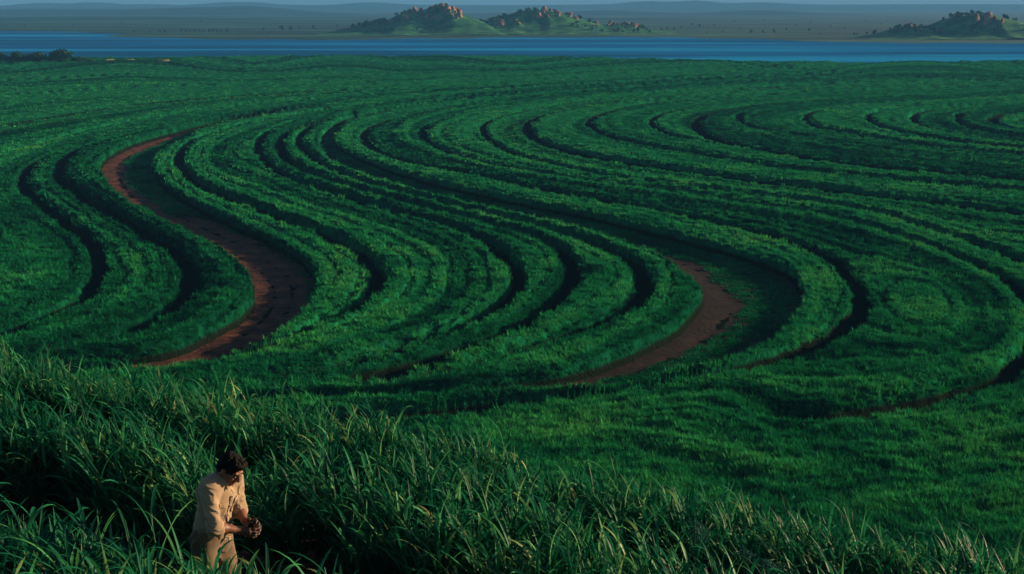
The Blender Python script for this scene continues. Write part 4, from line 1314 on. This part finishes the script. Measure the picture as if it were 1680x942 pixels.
sR = np.array([.050, -.158, 1.405]); eR = np.array([.160, -.222, 1.125]); wR = np.array([.285, -.060, 1.070])
sL = np.array([.075, .158, 1.405]); eL = np.array([.095, .205, 1.115]); wL = np.array([.240, .075, 1.095])
hipR = np.array([-.03, -.095, .93]); kR = np.array([.035, -.12, .50]); aR = np.array([-.04, -.13, .09])
hipL = np.array([-.03, .095, .93]); kL = np.array([.07, .12, .50]); aL = np.array([.03, .13, .09])

B = SDF((-.26, -.40, 0.0), (.56, .40, 1.72), 0.0052)
B.ell((-.02, 0, .98), (.09, .13, .12), None, .05)
B.ell((-.01, 0, 1.12), (.085, .115, .14), None, .05)
B.ell((.02, 0, 1.28), (.085, .125, .14), rot_y(R(16)), .04)
B.cap((.06, -.13, 1.405), (.066, .13, 1.405), .045, .045, .03)
B.cap((.075, 0, 1.40), (.12, 0, 1.50), .060, .054, .03)
for s_, e_, w_ in ((sR, eR, wR), (sL, eL, wL)):
    B.cap(s_, e_, .050, .042, .03)
    mid = e_ * .7 + w_ * .3
    B.cap(e_, mid, .041, .043, .02); B.cap(mid, w_, .043, .0275, .02)
for h_, k_, a_ in ((hipR, kR, aR), (hipL, kL, aL)):
    B.cap(h_, k_, .085, .06, .04); B.cap(k_, a_, .057, .04, .03)
    B.cap(a_, a_ + np.array([.12, 0, -.045]), .04, .035, .03)
# head
B.ell(hp(-.012, 0, .03), (.098, .077, .092), HM, .02)
B.ell(hp(.028, 0, -.045), (.066, .058, .075), HM, .025)
B.ell(hp(.062, 0, -.098), (.024, .026, .018), HM, .02)
B.cap(hp(.082, -.034, .030), hp(.082, .034, .030), .013, .013, .012)
for q in (-1, 1):
    B.ell(hp(.100, q * .031, .006), (.018, .017, .013), HM, .01, cut=True)
    B.ell(hp(.062, q * .044, -.022), (.026, .022, .022), HM, .02)
    B.ell(hp(-.008, q * .077, -.004), (.019, .010, .031), HM, .008)
    B.cap(hp(-.02, q * .055, -.05), hp(.04, q * .04, -.092), .022, .02, .02)
B.cap(hp(.088, 0, .022), hp(.112, 0, -.026), .009, .014, .010)
for q in (-1, 1):
    B.ell(hp(.098, q * .012, -.034), (.011, .009, .008), HM, .006)
B.cap(hp(.088, -.019, -.060), hp(.088, .019, -.060), .0085, .0085, .006)
B.cap(hp(.086, -.016, -.073), hp(.086, .016, -.073), .009, .009, .006)
# right hand: palm below and to the right of the soil, fingers wrapping forward underneath
B.cap(wR, (0.325, -.042, 1.062), .027, .030, .02)
B.ell((0.335, -.036, 1.060), (.040, .020, .042), None, .015)
fr = (.0105, .0098, .009, .0075)
B.chain([(0.356, -.030, 1.092), (0.388, -.002, 1.080), (0.402, .026, 1.082), (0.398, .046, 1.094)], fr)
B.chain([(0.358, -.030, 1.070), (0.396, -.002, 1.055), (.412, .030, 1.058), (0.406, .052, 1.071)], fr)
B.chain([(0.354, -.030, 1.048), (0.390, -.002, 1.031), (0.404, .028, 1.033), (0.399, .047, 1.044)], fr)
B.chain([(0.344, -.030, 1.030), (0.372, -.006, 1.010), (0.385, .018, 1.011), (0.382, .034, 1.020)], (.0095, .0088, .008, .007))
B.chain([(0.312, -.045, 1.082), (0.330, -.034, 1.114), (0.346, -.012, 1.128), (0.354, .004, 1.130)], (.014, .012, .0105, .0085))
# left hand: from his left, fingers closing over the front of the soil
B.cap(wL, (0.285, .066, 1.092), .027, .029, .02)
B.ell((0.302, .062, 1.092), (.038, .019, .042), None, .015)
B.chain([(0.324, .058, 1.124), (0.358, .050, 1.143), (0.382, .028, 1.142), (0.390, .010, 1.130)], fr)
B.chain([(0.330, .062, 1.104), (0.370, .060, 1.120), (0.398, .040, 1.118), (0.406, .020, 1.108)], fr)
B.chain([(0.328, .064, 1.082), (0.366, .070, 1.095), (0.394, .062, 1.092), (0.409, .045, 1.087)], fr)
B.chain([(0.320, .062, 1.062), (0.350, .074, 1.068), (0.374, .074, 1.064), (0.392, .064, 1.060)], (.0095, .0088, .008, .007))
B.chain([(0.282, .050, 1.124), (0.304, .034, 1.144), (0.322, .018, 1.148), (0.334, .006, 1.146)], (.014, .012, .0105, .0085))
body = obj('body', B.mesh('body', m_skin, 1), man)
del B

# hair: short and curly
Hs = SDF(hc - .17, hc + .19, 0.0045)
Hs.ell(hp(-.020, 0, .042), (.104, .088, .094), HM, .02)
Hs.ell(hp(-.055, 0, -.01), (.062, .074, .075), HM, .02)
Hs.ell(hp(.045, 0, .100), (.055, .066, .040), HM, .025)
Hs.ell(hp(.115, 0, -.005), (.085, .075, .072), HM, .012, cut=True)
for q in (-1, 1):
    Hs.ell(hp(.012, q * .095, -.035), (.045, .03, .05), HM, .01, cut=True)
Hs.displace(lambda x, y, z: 0.016 * (noise3(x * 55, y * 55, z * 55, 5) - .55) + 0.009 * (noise3(x * 110, y * 110, z * 110, 6) - .5))
obj('hair', Hs.mesh('hair', m_hair, 0), man)
def blob(name, mat, c, r, rotm):
    bm = bmesh.new(); bmesh.ops.create_uvsphere(bm, u_segments=12, v_segments=8, radius=1)
    for v in bm.verts:
        v.co = Vector(np.array(c) + np.array(rotm) @ (np.array(v.co) * np.array(r)))
    me = bpy.data.meshes.new(name); bm.to_mesh(me); bm.free(); me.materials.append(mat)
    for pl in me.polygons: pl.use_smooth = True
    return obj(name, me, man)
for q in (-1, 1):
    blob('eye', m_dark, hp(.083, q * .031, .003), (.010, .013, .005), HM)
    v, f = tube_np([hp(.094, q * .014, .029), hp(.095, q * .03, .034), hp(.084, q * .048, .028)], [.003, .005, .0025], 6)
    obj('eyebrow', mesh_np('eyebrow', v, f, [m_hair], True), man)

# shirt
S = SDF((-.30, -.42, .82), (.40, .42, 1.56), 0.0055)
S.ell((-.020, 0, 1.00), (.128, .160, .15), None, .05)
S.ell((-.005, 0, 1.13), (.120, .152, .16), None, .06)
S.ell((.030, 0, 1.29), (.122, .165, .16), rot_y(R(16)), .06)
S.ell((-.02, 0, 1.33), (.105, .15, .12), rot_y(R(16)), .06)
S.cap((.062, -.135, 1.412), (.066, .135, 1.412), .062, .062, .05)
S.cap((.070, 0, 1.43), (.088, 0, 1.465), .074, .066, .03)
cuffs = []
for s_, e_, w_ in ((sR, eR, wR), (sL, eL, wL)):
    fwd = (w_ - e_) / np.linalg.norm(w_ - e_)
    S.cap(s_, e_, .060, .053, .04)
    S.cap(e_, e_ + fwd * .035, .055, .052, .03)
    cuffs.append((e_ + fwd * .030, fwd))
def folds(x, y, z):
    def crease(a, b, c, seed, pw=3):
        return (1 - np.abs(2 * noise3(a, b, c, seed) - 1)) ** pw
    d = 0.005 * (noise3(x * 16, y * 16, z * 16, 8) - .5)
    arm = sstep(.15, .20, np.abs(y))
    sg = np.sign(y)
    # creases across the sleeves, gathered towards the elbow
    d -= arm * 0.012 * crease(x * 12, y * 12, z * 38 + x * 20, 10)
    d -= arm * sstep(1.25, 1.14, z) * 0.010 * crease(x * 12 + 4, y * 12, z * 42, 21)
    # pull lines from the shoulders to the buttons, slack cloth above the hem
    d -= (1 - arm) * 0.013 * crease(y * 13 + z * 9 * sg, x * 7, z * 12 - y * 10 * sg, 11)
    d -= (1 - arm) * sstep(1.20, 1.02, z) * 0.015 * crease(y * 17 + z * 5, x * 14, z * 9 + sg * y * 12, 12)
    return d
S.displace(folds, .05)
gx, gy, gz = S.grid()
hem = .905 + 0.018 * np.cos(np.arctan2(gy, gx + .02) * 2)
S.keep((hem - gz) + 0 * gx)
shirt = obj('shirt', S.mesh('shirt', m_shirt, 2), man)
del S
bvh = BVHTree.FromObject(shirt, bpy.context.evaluated_depsgraph_get())
def onto(yv, zv, off=.004):
    h = bvh.ray_cast(Vector((.6, yv, zv)), Vector((-1, 0, -.12)))
    if h[0] is None: return Vector((.15, yv, zv))
    n = h[1] if h[1].x > 0 else -h[1]
    return h[0] + n * off
def patch(name, ys, zs, mat, parent, off=.004, shear=0.0):
    g = np.array([[onto(y + shear * (z - zs[0]), z, off) for y in ys] for z in zs])
    me = grid_mesh(name, g[..., 0], g[..., 1], g[..., 2], [mat], True)
    o = obj(name, me, parent)
    md = o.modifiers.new('thick', 'SOLIDIFY'); md.thickness = .004; md.offset = 0
    return o
patch('placket', np.linspace(-.016, .016, 4), np.linspace(.93, 1.37, 40), m_shirt, shirt)
for q in (-1, 1):
    pk = patch('chest_pocket', q * .088 + np.linspace(-.052, .052, 9), np.linspace(1.215, 1.315, 9), m_shirt, shirt, .005)
    patch('pocket_flap', q * .088 + np.linspace(-.055, .055, 9), np.linspace(1.295, 1.333, 5), m_shirt, pk, .010)
for z in (1.36, 1.28, 1.20, 1.12, 1.04, .97):
    c = onto(0, z, .008)
    bm = bmesh.new(); bmesh.ops.create_uvsphere(bm, u_segments=8, v_segments=6, radius=.006)
    me = bpy.data.meshes.new('button'); bm.to_mesh(me); bm.free(); me.materials.append(m_boot)
    o = obj('button', me, shirt, c)
# collar: a stand round the neck with two points falling open
cv = []
nk = 28
for i in range(nk + 1):
    a = R(-152) + R(304) * i / nk + math.pi          # open at the front
    fx = abs(i / nk - .5) * 2
    c0 = np.array([.080, 0, 1.462]); ax = np.array([.35, 0, .94])
    u = np.array([.94, 0, -.35]); w = np.array([0, 1, 0])
    dirv = u * math.cos(a) + w * math.sin(a)
    tipd = max(0, fx - .72) / .28
    base = c0 + dirv * .068 + ax * (-.012)
    top = c0 + dirv * (.064 + .004 * fx) + ax * .030
    out1 = c0 + dirv * (.078 + .006 * fx) + ax * .020
    fall = c0 + dirv * (.088 + .020 * fx) + ax * (-.018 - .035 * tipd) + u * .012 * tipd
    cv.append([base, top, out1, fall])
g = np.array(cv)
co_ = obj('collar', grid_mesh('collar', g[..., 0], g[..., 1], g[..., 2], [m_shirt], True), shirt)
md = co_.modifiers.new('thick', 'SOLIDIFY'); md.thickness = .005
for c, fwd in cuffs:
    u = np.cross(fwd, [0, 0, 1]); u /= np.linalg.norm(u); w = np.cross(fwd, u)
    prof = [(-.030, .052), (-.028, .060), (-.010, .062), (.014, .061), (.020, .056), (.018, .048), (-.02, .046)]
    V = []; nn = 22
    for k in range(nn):
        t = 2 * math.pi * k / nn
        for a, rr in prof:
            rr2 = rr + .003 * math.sin(t * 3 + a * 60)
            V.append(c + fwd * (a + .004 * math.sin(t * 2)) + (u * math.cos(t) + w * math.sin(t)) * rr2)
    m_ = len(prof)
    F = [(k * m_ + j, ((k + 1) % nn) * m_ + j, ((k + 1) % nn) * m_ + (j + 1) % m_, k * m_ + (j + 1) % m_) for k in range(nn) for j in range(m_)]
    obj('rolled_cuff', mesh_np('rolled_cuff', V, np.array(F), [m_shirt], True), shirt)

# trousers
T = SDF((-.30, -.34, .03), (.30, .34, 1.08), 0.0058)
T.ell((-.025, 0, .96), (.132, .172, .12), None, .05)
for h_, k_, a_ in ((hipR, kR, aR), (hipL, kL, aL)):
    T.cap(h_, k_, .110, .088, .05); T.cap(k_, a_, .086, .074, .04)
def tf(x, y, z):
    return 0.012 * (noise3(x * 14, y * 14, z * 10, 14) - .5) + 0.009 * np.sin(z * 60 + np.sign(y) * x * 70 + 10 * noise3(x * 8, y * 8, z * 6, 15)) * sstep(.35, .7, noise3(x * 6, y * 6, z * 6, 16))
T.displace(tf, .05)
gx, gy, gz = T.grid()
T.keep(np.maximum(.085 - gz, gz - 1.04) + 0 * gx + 0 * gy)
trs = obj('trousers', T.mesh('trousers', m_trs, 2), man)
del T
bvt = BVHTree.FromObject(trs, bpy.context.evaluated_depsgraph_get())
for q in (-1, 1):
    L = []
    for t in np.linspace(0, 1, 9):
        o_ = Vector((.06 - .07 * t, q * .4, .965 - .13 * t)); h = bvt.ray_cast(o_, Vector((-.1, -q, 0)))
        if h[0] is not None: L.append(np.array(h[0]) + np.array([0, q * .003, 0]))
    if len(L) > 2:
        v, f = tube_np(L, [.004] * len(L), 5)
        obj('pocket_welt', mesh_np('pocket_welt', v, f, [m_trs], True), trs)
for a_ in (aR, aL):
    W = SDF(a_ + np.array([-.14, -.09, -.12]), a_ + np.array([.24, .09, .10]), 0.006)
    W.ell(a_ + np.array([.0, 0, -.02]), (.062, .050, .09), None, .03)
    W.cap(a_ + np.array([-.03, 0, -.045]), a_ + np.array([.14, 0, -.05]), .046, .044, .03)
    gx, gy, gz = W.grid()
    W.keep((.002 - gz) + 0 * gx + 0 * gy)
    obj('boot', W.mesh('boot', m_boot, 1), man)

# soil held in the hands
m_clod = simple_mat('moist_soil', [(0.3, (0.008, 0.005, 0.004)), (0.6, (0.022, 0.013, 0.009)), (0.8, (0.045, 0.025, 0.015))], 40, 0.95, 0.1, 0.9, 90, bdist=0.01)
Cl = SDF((.27, -.07, 1.0), (.46, .11, 1.2), 0.004)
Cl.ell((.348, .012, 1.088), (.042, .046, .044), None, .01)
Cl.ell((.355, .015, 1.120), (.032, .036, .026), None, .015)
Cl.displace(lambda x, y, z: 0.016 * (noise3(x * 70, y * 70, z * 70, 3) - .5) + 0.008 * (noise3(x * 150, y * 150, z * 150, 4) - .5), .05)
cl_o = obj('soil_clod', Cl.mesh('soil_clod', m_clod, 0), None, (MAN_X, MAN_Y, MAN_Z))
cl_o.rotation_euler = (0, R(4), FACE)
tag(cl_o, 'crumbly dark lump of soil cupped in the man\'s hands', 'soil')

# ground under his boots: a trodden hump of earth and the dug heap beside the lane
hx, hy = -2.2, 12.3
hz = float(hill_z(np.array([hx]), np.array([hy]))[0])
heap = empty('soil_heap', (hx, hy, hz))
tag(heap, 'heap of dug crumbly brown soil below the man\'s hands', 'soil heap')
t = np.linspace(-1, 1, 90)
XX, YY = np.meshgrid(t * 1.05, t * .75)
rr = np.hypot(XX / 1.0, YY / .7)
ZZ = .40 * np.maximum(0, np.exp(-((XX + .32) / .36) ** 2 - (YY / .34) ** 2) + .85 * np.exp(-((XX - .36) / .34) ** 2 - ((YY - .02) / .34) ** 2)) - .02
ZZ += (fbm2(XX * 9, YY * 9, 61, 3) - .5) * .13 * sstep(1.05, .6, rr) - .12 * sstep(.75, 1.0, rr)
obj('mound', grid_mesh('mound', XX, YY, ZZ, [m_soil]), heap)
A = Acc()
ico = bmesh.new(); bmesh.ops.create_icosphere(ico, subdivisions=2, radius=1)
iv = np.array([v.co for v in ico.verts]); iff = np.array([[v.index for v in f.verts] for f in ico.faces]); ico.free()
for k in range(190):
    x = rg.gauss(rg.choice([-.32, .36]), .26); y = rg.gauss(-.08, .2)
    if abs(x) > .95 or abs(y) > .68: continue
    i = int((y / .75 + 1) * .5 * 89); j = int((x / 1.05 + 1) * .5 * 89)
    s = rg.uniform(.018, .065) * rg.random() ** .5
    nv = iv * (0.75 + 0.5 * noise3(iv[:, 0] * 1.8 + k, iv[:, 1] * 1.8, iv[:, 2] * 1.8, k))[:, None]
    A.add(nv * s * np.array([1, 1, .8]) + np.array([x, y, float(ZZ[i, j]) + s * .3]), None, iff, 0)
m_clods = simple_mat('soil_crumbs', [(0.3, (0.022, 0.012, 0.008)), (0.55, (0.05, 0.027, 0.016)), (0.75, (0.085, 0.045, 0.026))], 9, 0.95, 0.1, 0.8, 40, bdist=0.02)
co2 = obj('clods', A.mesh('clods', [m_clods], True), heap)
co2['kind'] = 'stuff'

# ------------------------------------------------------------------ evening haze over the plain
m_haze, nt, out = new_mat('evening_haze')
pv = nt.nodes.new('ShaderNodeVolumePrincipled')
pv.inputs['Color'].default_value = (0.12, 0.40, 0.80, 1)
pv.inputs['Density'].default_value = 0.00018
pv.inputs['Anisotropy'].default_value = 0.0
nt.links.new(pv.outputs['Volume'], out.inputs['Volume'])
x0, x1, y0, y1, z0, z1 = -11500, 11500, -700, 11500, -1.5, 42
v = [(x, y, z) for z in (z0, z1) for y in (y0, y1) for x in (x0, x1)]
f = np.array([[0, 2, 3, 1], [4, 5, 7, 6], [0, 1, 5, 4], [2, 6, 7, 3], [0, 4, 6, 2], [1, 3, 7, 5]])
hz_o = obj('haze', mesh_np('haze', v, f, [m_haze]))
tag(hz_o, 'thin blue evening haze over the valley and plain', 'haze', kind='stuff')
